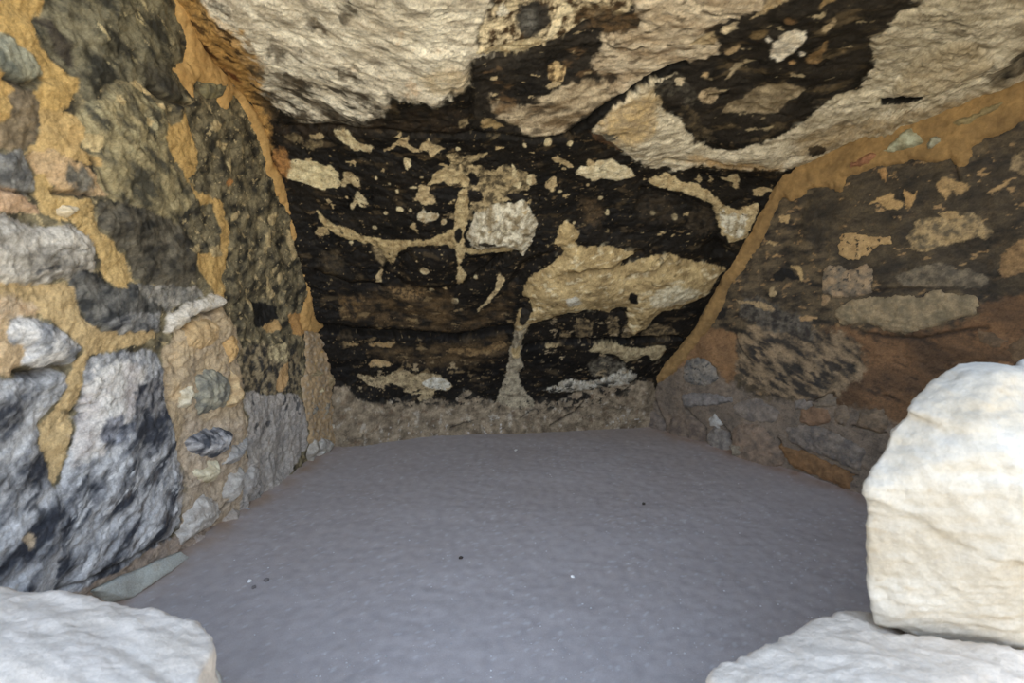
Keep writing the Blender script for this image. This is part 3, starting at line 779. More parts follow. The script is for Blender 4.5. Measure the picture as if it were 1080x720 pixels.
    r.flecks((28, 26, 22), 20, 0.10, 0.06, pts=[(360, 398), (440, 408), (500, 410), (520, 424), (440, 430), (380, 426)], asp=1.6, seed=185, alpha=0.95)
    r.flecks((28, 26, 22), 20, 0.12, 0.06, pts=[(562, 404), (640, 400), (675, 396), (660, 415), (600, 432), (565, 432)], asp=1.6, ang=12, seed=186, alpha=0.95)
    # bedding planes
    r.groove([(335, 346), (380, 350), (430, 352), (480, 355), (520, 348), (540, 346)], 0.022, 0.05, (20, 18, 15), 0.8)
    r.groove([(335, 288), (370, 300), (400, 302)], 0.02, 0.03, (24, 21, 18), 0.6)
    r.groove([(556, 366), (600, 360), (640, 360), (690, 358), (715, 355)], 0.018, 0.045, (18, 16, 14), 0.85)
    r.groove([(300, 136), (360, 134), (420, 140), (497, 142), (560, 146), (600, 141)], 0.014, 0.018)
    r.groove([(676, 200), (720, 208), (752, 222)], 0.012, 0.02)
    r.groove([(430, 268), (412, 276), (404, 296)], 0.012, 0.018)
    r.groove([(482, 302), (500, 292), (530, 268), (556, 262)], 0.012, 0.025)
    r.dent([(424, 268), (440, 262), (470, 262), (478, 275), (480, 300), (450, 305), (420, 296)], 0.03, 0.03)
    r.dent([(490, 268), (530, 266), (546, 268), (520, 285), (500, 290), (492, 285)], -0.02, 0.02)
    r.dent([(560, 268), (590, 262), (575, 280), (560, 288), (548, 300), (535, 300), (545, 280)], -0.05, 0.04)
    r.dent([(735, 262), (755, 248), (768, 258), (775, 268), (750, 272)], -0.04, 0.02)


ceiling_patches(rk)
back_patches(rk)
rk.weather(0.42, 0.8, 60, 8)
PR = rk.final()
split = int(np.searchsorted(rk.tr, 5.95))
ny, nx = rk.ny, rk.nx


def rock_part(name, i0, i1):
    P = PR[i0:i1].reshape(-1, 3)
    C = tone(rk.C[i0:i1].reshape(-1, 3))
    me = mesh_from(name, P, grid_faces(i1 - i0, nx, flip=rk.flip), C)
    o = link(name, me, M_ROCK)
    o['kind'] = 'structure'
    return o


wall_back = rock_part('wall_back', 0, split + 1)
ceiling = rock_part('ceiling', split, ny)
wall_back['label'] = 'soot-blackened rock back wall with pale flaked scars and a tan ledge'
ceiling['label'] = 'overhanging rock ceiling, cream and smoke-black, sweeping down to the back wall'


# ------------------------------------------------------------------ left wall
def left_wall(w):
    u, v = w.U, w.V
    w.H += 0.030 * fbm(u * 3, v * 3, 3, 2) + 0.020 * fbm(u * 9, v * 9, 5, 4) + 0.008 * fbm(u * 26, v * 26, 4, 6, 0.65)
    x, y = w.rot(30, 12, 20)
    t = np.clip(0.5 + 1.7 * fbm(x, y, 5, 12), 0, 1)[..., None]
    w.C[:] = lin((130, 117, 84)) * (1 - t) + lin((47, 44, 36)) * t
    w.flecks((176, 154, 104), 34, 0.30, 0.07, seed=15, alpha=0.85, ang=-40, asp=1.6)
    w.flecks((196, 176, 126), 60, 0.42, 0.05, seed=16, alpha=0.8)
    P = w.p
    BLUE, BDARK = (184, 182, 178), (56, 58, 64)
    kw = dict(edge=0.012, soft=0.004)
    # upper stones
    P([(42, -60), (180, -80), (186, 20), (193, 45), (196, 60), (181, 72), (190, 95), (200, 110), (178, 107), (165, 100), (155, 93), (140, 86), (120, 85), (105, 95), (95, 105), (82, 100), (80, 85), (60, 68), (38, 38), (32, 20)],
      (128, 119, 90), (52, 50, 41), freq=13, ang=-30, asp=1.8, con=2.2, h=0.018, hw=0.05, **kw)
    w.flecks((190, 172, 122), 34, 0.30, 0.08, pts=[(80, 10), (175, 0), (180, 60), (110, 70), (75, 45)], ang=-40, asp=2.6, seed=19)
    P([(32, 20), (45, 28), (62, 60), (82, 84), (78, 70), (66, 42), (50, 18)], (50, 44, 38), (78, 70, 56), edge=0.02, soft=0.01)
    P(ell(168, 85, 26, 14, rot=30), (40, 38, 33), (72, 66, 52), edge=0.03, soft=0.02, alpha=0.85)
    P([(85, 116), (100, 102), (118, 90), (140, 90), (157, 103), (172, 112), (176, 132), (172, 150), (180, 175), (200, 198), (206, 215), (190, 232), (150, 222), (112, 206), (104, 190), (90, 160), (74, 130)],
      (158, 142, 98), (70, 66, 52), freq=16, ang=-38, asp=2, con=2.2, h=0.02, hw=0.05, **kw)
    w.flecks((176, 164, 120), 26, 0.16, 0.1, pts=[(85, 120), (120, 95), (160, 108), (172, 140), (150, 170), (100, 150)], ang=-38, asp=2.4, seed=21, alpha=0.8)
    for pts in ([(132, 86), (142, 86), (152, 95), (158, 98), (155, 102), (145, 97), (134, 92)], [(115, 102), (120, 99), (125, 108), (124, 112), (117, 108)], [(160, 108), (169, 110), (170, 117), (163, 115)],
                [(150, 123), (158, 128), (155, 134), (149, 130)], [(82, 143), (104, 141), (105, 155), (98, 162), (86, 154)], [(82, 158), (100, 166), (98, 170), (86, 166)]):
        P(pts, (206, 180, 122), (176, 152, 100), edge=0.01, soft=0.003, freq=30)
    # mid dark stone and its neighbours
    P([(100, 212), (130, 215), (165, 224), (190, 238), (206, 256), (206, 292), (196, 306), (160, 300), (144, 296), (136, 270), (118, 252), (106, 238)], (104, 95, 76), (48, 45, 38), freq=18, ang=20, asp=1.6, con=1.8, h=0.018, hw=0.05, **kw)
    P([(73, 285), (88, 282), (104, 290), (122, 304), (143, 298), (152, 312), (168, 318), (174, 330), (168, 346), (150, 352), (112, 352), (92, 342), (84, 326), (72, 306)], (122, 117, 106), (50, 50, 48), freq=18, ang=28, asp=1.8, con=1.8, h=0.018, hw=0.02, **kw)
    P([(144, 297), (160, 300), (198, 304), (206, 300), (214, 312), (196, 320), (178, 330), (170, 322), (152, 314)], (156, 148, 132), (92, 90, 84), freq=22, con=1.8, **kw)
    P([(100, 338), (115, 335), (135, 328), (172, 330), (174, 346), (150, 352), (118, 352)], (152, 149, 142), (54, 55, 58), freq=16, ang=15, asp=2.4, con=2.4, **kw)
    # pale stone, blackened below
    P([(-60, 238), (0, 228), (20, 234), (40, 238), (72, 238), (92, 248), (103, 266), (101, 288), (86, 284), (70, 294), (50, 299), (20, 302), (-60, 306)], (196, 186, 168), (128, 120, 106), freq=13, ang=10, asp=2, con=2, h=0.035, hw=0.03, **kw)
    w.flecks((56, 58, 62), 16, 0.18, 0.1, pts=[(-10, 262), (20, 250), (34, 240), (30, 262), (64, 274), (100, 270), (101, 288), (60, 290), (-10, 300)], ang=12, asp=2.4, seed=23, alpha=0.9)
    # far left small stones
    P([(-60, 26), (0, 32), (12, 40), (30, 56), (46, 74), (40, 84), (24, 91), (6, 82), (-60, 84)], (162, 158, 130), (96, 100, 90), freq=14, ang=-35, asp=2.4, con=1.8, h=0.025, hw=0.04, **kw)
    P([(-60, 88), (4, 84), (22, 92), (36, 96), (44, 112), (42, 146), (34, 158), (10, 156), (-60, 158)], (142, 122, 90), (74, 66, 54), freq=12, ang=20, asp=1.6, con=2, h=0.018, hw=0.05, **kw)
    P([(-60, 60), (0, 78), (8, 90), (9, 112), (2, 130), (-60, 140)], OCHRE, OCHRE2, **kw)
    P([(-60, 164), (6, 160), (22, 156), (30, 168), (38, 184), (40, 200), (28, 205), (0, 196), (-60, 196)], (150, 146, 136), (88, 86, 82), freq=14, con=2, h=0.018, hw=0.05, **kw)
    P([(-60, 198), (0, 198), (30, 206), (42, 214), (44, 226), (20, 222), (-60, 226)], (206, 170, 130), (184, 146, 104), freq=8, ang=-5, asp=2, h=0.014, **kw)
    # ochre mud between stones
    mud = dict(freq=10, con=0.9, h=0.006, hw=0.03, **kw)
    P([(-60, -60), (40, -60), (43, 10), (33, 22), (38, 40), (55, 60), (68, 78), (80, 81), (82, 98), (72, 106), (71, 112), (60, 118), (50, 122), (43, 120), (42, 108), (34, 98), (46, 80), (42, 70), (36, 60), (25, 50), (10, 38), (-60, 22)], OCHRE, (182, 146, 74), **mud)
    P([(43, 118), (62, 116), (76, 120), (86, 132), (86, 146), (82, 155), (90, 163), (102, 168), (104, 175), (90, 172), (66, 166), (50, 160), (40, 166), (28, 160), (42, 146)], (194, 160, 94), (180, 144, 80), **mud)
    P([(28, 163), (50, 158), (70, 168), (95, 176), (106, 196), (114, 206), (90, 206), (64, 204), (55, 190), (38, 180)], (196, 164, 114), (182, 146, 100), **mud)
    P([(70, 175), (90, 178), (98, 195), (96, 205), (78, 200), (68, 190)], (134, 126, 108), (86, 80, 68), edge=0.02, soft=0.012, freq=24, con=2)
    P([(40, 182), (50, 182), (57, 200), (64, 205), (80, 209), (96, 208), (100, 224), (104, 244), (120, 256), (133, 270), (138, 285), (143, 296), (132, 302), (123, 304), (112, 295), (106, 284), (103, 268), (95, 250), (80, 240), (74, 232), (60, 230), (46, 226), (40, 210)], (198, 164, 98), (184, 150, 82), **mud)
    P([(-60, 302), (30, 300), (66, 297), (75, 305), (80, 322), (86, 336), (92, 343), (110, 352), (140, 351), (160, 349), (166, 354), (155, 362), (135, 365), (115, 372), (100, 372), (92, 380), (88, 395), (84, 415), (76, 440), (72, 468), (66, 492), (56, 512), (50, 505), (53, 490),
       (41, 470), (48, 447), (60, 430), (68, 413), (71, 395), (80, 384), (84, 372), (78, 360), (68, 350), (52, 340), (35, 332), (-60, 322)], (196, 166, 110), (178, 148, 94), **mud)
    P([(-60, 322), (0, 312), (36, 318), (40, 330), (20, 338), (-60, 344)], (200, 178, 144), (188, 154, 110), edge=0.02, soft=0.012)
    P([(-60, 344), (4, 336), (22, 352), (28, 376), (16, 398), (-60, 398)], (200, 170, 124), (186, 156, 112), **mud)
    # small white-blue stones
    P([(6, 346), (14, 334), (34, 332), (52, 342), (70, 354), (83, 368), (78, 380), (62, 388), (36, 386), (22, 384), (28, 370), (10, 362)], (206, 200, 190), (132, 132, 132), freq=16, con=2.2, h=0.025, hw=0.02, **kw)
    # lower stones, blue-grey with soot
    BL1 = [(-60, 396), (18, 398), (34, 394), (52, 386), (66, 390), (70, 398), (66, 415), (58, 430), (46, 446), (40, 470), (52, 490), (50, 508), (58, 516), (70, 560), (60, 660), (-60, 700)]
    P(BL1, BLUE, BDARK, freq=11, ang=32, asp=2.6, con=2.3, h=0.035, hw=0.06, seed=24, **kw)
    BL2 = [(90, 386), (100, 374), (118, 372), (155, 366), (168, 376), (174, 400), (178, 430), (188, 472), (192, 500), (194, 522), (188, 548), (180, 572), (150, 584), (120, 612), (90, 628), (55, 640), (56, 514), (66, 498), (76, 466), (85, 425)]
    P(BL2, BLUE, BDARK, freq=11, ang=36, asp=2.6, con=2.3, h=0.035, hw=0.06, seed=26, **kw)
    w.flecks((84, 76, 70), 18, 0.24, 0.08, pts=[(85, 540), (150, 500), (190, 490), (180, 560), (110, 610), (80, 600)], ang=48, asp=3, seed=28, alpha=0.8)
    w.flecks((44, 47, 54), 12, 0.18, 0.1, pts=[(-60, 500), (60, 510), (76, 530), (60, 560), (-60, 580)], ang=25, asp=2.6, seed=29, alpha=0.85)
    w.flecks((226, 224, 218), 22, 0.26, 0.1, pts=[(60, 500), (190, 480), (190, 560), (60, 640)], ang=36, asp=2.8, seed=30, alpha=0.6)
    P([(94, 398), (104, 384), (124, 380), (152, 384), (146, 408), (136, 430), (122, 450), (108, 474), (88, 490), (76, 488), (76, 462), (86, 424)], (208, 202, 190), (176, 166, 158), edge=0.025, soft=0.012, freq=14, ang=40, asp=2, con=1.6)
    P([(140, 410), (150, 402), (160, 392), (170, 400), (172, 436), (160, 440), (148, 432), (134, 446), (136, 430)], (50, 52, 60), (140, 136, 132), edge=0.025, soft=0.012, freq=22, con=2.2, ang=50, asp=2)
    P([(104, 440), (122, 436), (120, 452), (108, 470), (100, 466)], (66, 68, 76), (150, 148, 150), edge=0.02, soft=0.01, freq=24)
    P([(110, 452), (132, 440), (136, 452), (122, 470), (104, 472)], (58, 62, 72), (150, 152, 158), edge=0.02, soft=0.01, freq=26, con=2.2)
    P([(10, 566), (20, 560), (30, 564), (24, 574), (18, 578)], (190, 166, 130), **kw)
    # seam down the middle
    P([(174, 132), (188, 130), (194, 118), (199, 140), (204, 155), (208, 172), (205, 180), (200, 192), (214, 204), (226, 207), (236, 212), (238, 230), (243, 240), (240, 262), (236, 288), (234, 305), (231, 320), (226, 310), (218, 302), (208, 285), (206, 268), (216, 266), (230, 270),
       (234, 260), (231, 240), (228, 216), (214, 215), (207, 205), (199, 190), (190, 176), (182, 162), (174, 148)], OCHRE, OCHRE2, **mud)
    P(ell(243, 192, 4, 4), (196, 134, 60), **kw)
    # pale block and grey-tan mud column below
    P([(176, 352), (178, 332), (195, 320), (224, 309), (233, 318), (229, 326), (214, 331), (200, 336), (190, 346)], (212, 202, 184), (178, 164, 140), freq=20, h=0.03, **kw)
    P([(172, 372), (182, 352), (196, 340), (214, 330), (230, 322), (236, 330), (246, 342), (254, 368), (258, 400), (256, 420), (260, 450), (258, 480), (264, 520), (262, 545), (240, 556), (225, 566), (200, 590), (170, 610), (184, 572), (192, 545), (196, 520), (193, 490), (188, 470), (178, 450), (175, 420), (171, 392)],
      (188, 162, 120), (164, 144, 114), freq=9, con=1.4, h=0.006, hw=0.03, **kw)
    w.flecks((200, 168, 118), 12, 0.2, 0.12, pts=[(180, 350), (236, 330), (250, 380), (250, 420), (180, 440)], seed=31, alpha=0.6)
    P([(190, 440), (258, 440), (262, 545), (225, 566), (190, 580)], (184, 164, 138), (160, 142, 120), edge=0.03, soft=0.03, alpha=0.6)
    k = w.box(w.uvpoly([(172, 340), (258, 320), (264, 548), (190, 590)]), 0)
    w.H[k] += 0.016 * fbm(u[k] * 12, v[k] * 10, 4, 35, 0.6) + 0.012 * fbm(u[k] * 9, v[k] * 9, 3, 36, ridge=True)
    # smooth grey plaster
    PL = [(257, 412), (270, 413), (285, 417), (300, 414), (316, 417), (322, 440), (324, 472), (312, 492), (298, 510), (285, 530), (268, 552), (255, 552), (252, 520), (259, 490), (261, 450)]
    P(PL, (172, 162, 148), (146, 140, 132), freq=10, con=1.3, **kw)
    k = w.box(w.uvpoly(PL), 0)
    w.H[k] += 0.010 * fbm(u[k] * 26, v[k] * 3, 3, 33)
    w.flecks((66, 66, 66), 22, 0.26, 0.08, pts=[(258, 412), (316, 414), (320, 440), (280, 452), (258, 470)], ang=80, asp=2.2, seed=34, alpha=0.9)
    # dark sooty patch and flakes above the plaster
    P([(246, 372), (262, 364), (282, 362), (310, 368), (318, 380), (318, 410), (300, 414), (280, 416), (262, 408), (252, 404)], (54, 51, 46), (150, 132, 96), freq=26, ang=45, con=2.8, **kw)
    P([(282, 366), (300, 362), (306, 375), (296, 382), (284, 378)], (196, 178, 128), (120, 106, 76), freq=34, con=2, edge=0.016)
    P([(294, 388), (304, 380), (304, 398), (298, 414), (290, 410)], (190, 150, 92), **kw)
    P([(266, 320), (280, 318), (293, 322), (292, 336), (282, 346), (269, 345)], (32, 30, 27), edge=0.012)
    P([(276, 346), (290, 336), (296, 345), (288, 352)], (184, 146, 84), **kw)
    P([(302, 330), (320, 330), (322, 352), (310, 354)], (190, 142, 72), (176, 130, 66), **kw)
    for pts in ([(220, 130), (227, 126), (233, 134), (228, 140), (222, 136)], [(284, 230), (292, 222), (295, 228), (288, 238), (283, 236)], [(276, 262), (282, 258), (280, 268), (275, 266)], [(280, 288), (286, 296), (292, 312), (288, 316), (282, 300)],
                [(238, 172), (244, 168), (243, 184), (240, 178)], [(228, 148), (240, 152), (238, 158), (230, 154)], [(302, 240), (310, 250), (312, 272), (309, 276), (304, 256)], [(246, 226), (254, 222), (252, 232), (246, 234)], [(294, 286), (298, 290), (296, 300), (293, 294)],
                [(262, 312), (268, 318), (266, 328), (262, 320)], [(196, 262), (210, 258), (212, 266), (200, 266)], [(218, 262), (232, 258), (234, 270), (222, 270)], [(280, 246), (284, 240), (285, 262), (280, 258)]):
        P(pts, (190, 166, 112), (150, 130, 88), edge=0.008, soft=0.003, freq=40, h=0.006)
    # joints
    for line, wd, dp in [([(155, 93), (168, 102), (182, 108), (200, 110)], 0.010, 0.03), ([(5, 82), (24, 91), (45, 82)], 0.008, 0.02), ([(95, 168), (110, 190), (118, 202)], 0.006, 0.012), ([(60, 202), (80, 204), (95, 206)], 0.008, 0.018),
                         ([(0, 198), (38, 206)], 0.006, 0.014), ([(20, 392), (40, 395), (62, 388), (72, 384)], 0.012, 0.035), ([(60, 622), (110, 600), (150, 580), (188, 562)], 0.008, 0.015), ([(190, 580), (205, 565), (225, 550), (236, 530), (250, 520)], 0.008, 0.025),
                         ([(192, 345), (205, 333), (228, 326)], 0.008, 0.02), ([(188, 94), (196, 108)], 0.006, 0.02)]:
        w.groove(line, wd, dp, (46, 40, 34), 0.7)
    # undercut, pinkish foot
    P([(40, 640), (90, 618), (128, 598), (160, 580), (186, 564), (215, 552), (238, 556), (262, 548), (250, 562), (180, 610), (120, 650)], (170, 148, 124), (140, 122, 104), edge=0.012, freq=16)


left_wall(lw)
lw.weather(0.42, 0.7, 160, 25)


def smooth_h(w, k=9):
    H = w.H.copy()
    for _ in range(2):
        for ax in (0, 1):
            c = np.cumsum(np.concatenate([np.repeat(np.take(H, [0], ax), k, ax), H, np.repeat(np.take(H, [-1], ax), k, ax)], ax), ax)
            n = H.shape[ax]
            H = (np.take(c, np.arange(2 * k, n + 2 * k), ax) - np.take(c, np.arange(0, n), ax)) / (2 * k)
    w.Hs = H


def wall_obj(w, name, label):
    # the wall is a slab with a back 25 cm behind its face
    P = w.final().reshape(-1, 3)
    me = mesh_from(name, P, grid_faces(w.ny, w.nx, flip=w.flip), tone(w.C.reshape(-1, 3)))
    o = link(name, me, M_WALL)
    o['kind'] = 'structure'
    o['label'] = label
    return o


smooth_h(lw)
wall_left = wall_obj(lw, 'wall_left', 'left masonry wall of sooty and blue-grey stones set in ochre mud')


# ------------------------------------------------------------------ right wall
def right_wall(w):
    u, v = w.U, w.V
    w.H += 0.022 * fbm(u * 3, v * 3, 3, 102) + 0.010 * fbm(u * 8, v * 10, 4, 104) + 0.005 * fbm(u * 28, v * 34, 4, 106)
    x, y = w.rot(12, 10, 22)
    t = np.clip(0.5 + 1.6 * fbm(x, y, 5, 112), 0, 1)[..., None]
    w.C[:] = lin((104, 88, 62)) * (1 - t) + lin((44, 39, 32)) * t
    w.flecks((150, 118, 74), 30, 0.30, 0.08, seed=115, alpha=0.8, ang=14, asp=1.8)
    P = w.p
    kw = dict(edge=0.012, soft=0.004)
    # blackest upper band
    P([(842, 212), (890, 190), (960, 172), (1005, 168), (1010, 182), (1080, 130), (1140, 110), (1140, 320), (1040, 315), (980, 305), (930, 300), (880, 270), (850, 250)], (46, 41, 33), (82, 70, 50), edge=0.03, soft=0.02, freq=12, ang=14, asp=2.6, con=2, alpha=0.85)
    w.flecks((168, 134, 84), 26, 0.34, 0.06, pts=[(880, 190), (1080, 140), (1140, 300), (900, 290)], ang=14, asp=2, seed=117, alpha=0.8)
    # brown clay plaster low on the right
    P([(862, 345), (900, 345), (950, 354), (985, 346), (1030, 336), (1034, 318), (1140, 305), (1140, 520), (900, 520), (880, 440), (862, 400), (850, 370)], (128, 93, 57), (86, 64, 42), edge=0.03, soft=0.02, freq=8, ang=-14, asp=2.2, con=1.5)
    w.flecks((60, 48, 36), 16, 0.24, 0.08, pts=[(850, 350), (950, 356), (1040, 340), (1140, 320), (1140, 420), (940, 430), (870, 420)], ang=-22, asp=3, seed=118, alpha=0.75)
    # grey, paler foot
    P([(690, 405), (720, 372), (770, 400), (800, 420), (850, 420), (905, 430), (945, 440), (945, 530), (880, 520), (800, 500), (700, 475), (676, 455)], (134, 116, 96), (106, 94, 80), edge=0.03, soft=0.025, freq=10, con=1.4)
    P([(712, 372), (735, 352), (752, 345), (776, 352), (778, 392), (768, 406), (752, 384), (738, 378), (720, 386), (706, 396)], (146, 108, 66), (124, 92, 58), edge=0.02, soft=0.012, freq=10)
    # streaky soot middle
    MID = [(778, 350), (800, 340), (850, 345), (880, 350), (905, 360), (915, 395), (880, 418), (850, 422), (820, 420), (790, 405), (776, 395)]
    P(MID, (150, 126, 92), (58, 52, 44), edge=0.03, soft=0.015, freq=18, ang=-24, asp=2.4, con=2.4)
    w.flecks((44, 42, 40), 18, 0.16, 0.08, pts=[(785, 362), (830, 350), (880, 356), (895, 385), (860, 418), (830, 410), (800, 400)], ang=-24, asp=3, seed=120, alpha=0.9)
    P([(785, 310), (815, 318), (830, 330), (855, 335), (860, 360), (830, 352), (800, 345), (780, 330)], (104, 96, 82), (56, 50, 44), edge=0.02, soft=0.012, freq=24, con=2)
    # bare grey-tan scars
    for pts, a, b in [
        ([(945, 290), (960, 284), (990, 276), (1008, 282), (1028, 286), (1040, 295), (1035, 302), (1000, 303), (975, 304), (950, 300)], (124, 110, 86), (84, 76, 62)),
        ([(955, 250), (968, 240), (964, 232), (985, 228), (1005, 232), (1022, 222), (1036, 232), (1046, 244), (1042, 252), (1022, 252), (1000, 258), (975, 266), (962, 262)], (176, 148, 98), (100, 88, 66)),
        ([(985, 192), (1000, 188), (1018, 192), (1022, 198), (1012, 204), (1004, 200), (998, 212), (994, 204)], (176, 142, 88), (146, 120, 76)),
        ([(916, 215), (928, 208), (944, 203), (942, 210), (952, 214), (950, 220), (934, 220), (930, 214)], (176, 142, 86), None),
        ([(952, 200), (962, 206), (968, 200), (966, 210), (960, 222), (955, 214)], (176, 138, 80), None),
        ([(926, 178), (934, 176), (936, 190), (930, 188)], (160, 120, 66), None),
        ([(1058, 264), (1078, 252), (1140, 250), (1140, 286), (1080, 288), (1056, 292)], (160, 126, 78), (122, 96, 62)),
        ([(1042, 203), (1054, 196), (1067, 190), (1062, 196), (1048, 203)], (170, 138, 88), None),
        ([(1066, 168), (1080, 158), (1140, 150), (1140, 184), (1078, 184), (1066, 178)], (150, 128, 90), (84, 72, 54)),
        ([(808, 256), (815, 254), (820, 258), (812, 258)], (170, 142, 92), None), ([(814, 270), (820, 266), (821, 269), (815, 272)], (160, 126, 78), None),
        ([(832, 280), (843, 279), (846, 286), (847, 296), (842, 296), (839, 286), (834, 284)], (176, 146, 92), None),
        ([(810, 304), (816, 302), (820, 310), (813, 314)], (166, 142, 98), None),
        ([(776, 316), (800, 317), (812, 322), (818, 328), (806, 328), (798, 322), (780, 320)], (172, 144, 98), (130, 112, 82)),
        ([(842, 334), (858, 333), (861, 337), (846, 338)], (162, 130, 84), None),
        ([(868, 312), (878, 313), (875, 322), (866, 321)], (150, 122, 84), None),
        ([(822, 228), (832, 226), (832, 234), (824, 236)], (176, 146, 94), None),
        ([(985, 225), (996, 222), (1012, 226), (1014, 232), (1000, 232)], (160, 132, 84), None),
        ([(1040, 388), (1060, 380), (1080, 392), (1060, 402)], (150, 108, 66), None)]:
        P(pts, a, b, edge=0.012, soft=0.003, freq=26, con=2, h=0.006)
    P([(814, 290), (826, 281), (838, 286), (844, 296), (830, 294), (818, 296)], (30, 28, 25), edge=0.01)
    P([(748, 330), (760, 324), (768, 328), (762, 336), (750, 338)], (40, 36, 32), edge=0.016)
    P([(733, 344), (742, 340), (744, 348), (736, 350)], (70, 56, 40), edge=0.014)
    for line, wd, dp in [([(868, 440), (852, 424), (880, 414)], 0.006, 0.014), ([(905, 350), (960, 358), (1040, 345)], 0.008, 0.012), ([(770, 478), (770, 455), (760, 446)], 0.006, 0.02), ([(820, 462), (828, 482), (838, 490)], 0.007, 0.02),
                         ([(744, 470), (744, 452), (722, 430)], 0.006, 0.016), ([(845, 476), (880, 492), (905, 502)], 0.006, 0.016), ([(700, 470), (701, 446), (690, 420)], 0.007, 0.02), ([(900, 448), (935, 456)], 0.005, 0.012),
                         ([(985, 305), (950, 304), (900, 310)], 0.006, 0.012), ([(1005, 168), (1010, 190)], 0.006, 0.015), ([(776, 352), (782, 372), (792, 380)], 0.005, 0.012)]:
        w.groove(line, wd, dp, (46, 38, 30), 0.75)


right_wall(rw)
rw.weather(0.42, 0.6, 260, -10)
smooth_h(rw)
wall_right = wall_obj(rw, 'wall_right', 'right masonry wall, smoke-blackened above and brown clay below')

# ------------------------------------------------------------------ stones and mud bands set in the walls (parts of them)
MUDK = dict(mat=M_MUD, name='mud_seam', rough=0.009, con=1.3, freq=9, edge=0.012)
seam_l = lw.cell([(178, -30), (196, -30), (199, 12), (206, 30), (222, 56), (242, 86), (258, 102), (270, 120), (281, 132), (286, 150), (287, 168), (298, 184), (306, 198), (309, 216), (312, 236), (321, 248), (327, 264), (328, 288), (333, 308), (336, 328), (342, 346),
                  (334, 352), (318, 350), (317, 330), (323, 310), (318, 285), (314, 262), (306, 250), (303, 225), (292, 205), (281, 182), (277, 158), (270, 140), (258, 122), (252, 104), (246, 100),
                  (238, 116), (232, 114), (231, 100), (222, 92), (210, 84), (205, 92), (203, 106), (196, 92), (188, 79), (182, 72), (196, 66), (198, 46), (192, 30), (184, 16)],
                 (194, 152, 80), (172, 130, 62), h=0.022, hw=0.015, parent=wall_left, **MUDK)
seam_l['label'] = 'ochre mud band sealing the left wall to the rock'
lw.cell([(319, 346), (334, 350), (344, 352), (360, 392), (366, 425), (362, 468), (344, 476), (332, 478), (326, 470), (321, 440), (318, 402), (322, 380)],
        (180, 150, 104), (150, 126, 92), h=0.02, hw=0.02, parent=wall_left, tcol=(160, 146, 124), thr=0.2, **{**MUDK, 'rough': 0.02})
seam_r = rw.cell([(1180, 30), (1130, 60), (1080, 82), (1040, 96), (1000, 110), (960, 124), (920, 138), (880, 151), (850, 168), (826, 178), (813, 200), (798, 228), (792, 244), (776, 264), (763, 286), (753, 306), (743, 326), (732, 346), (716, 364), (696, 386), (680, 410), (690, 408), (715, 388), (738, 358), (754, 338),
                  (764, 322), (769, 303), (784, 286), (799, 264), (810, 242), (819, 218), (826, 206), (834, 213), (848, 206), (852, 200), (870, 196), (888, 203), (891, 187), (930, 176), (960, 169), (985, 172), (1004, 166), (1011, 178), (1022, 174), (1028, 152), (1060, 140), (1100, 116), (1180, 80)],
                 (160, 124, 66), (126, 97, 52), h=0.024, hw=0.016, parent=wall_right, **MUDK)
seam_r['label'] = 'ochre mud band sealing the right wall to the rock'

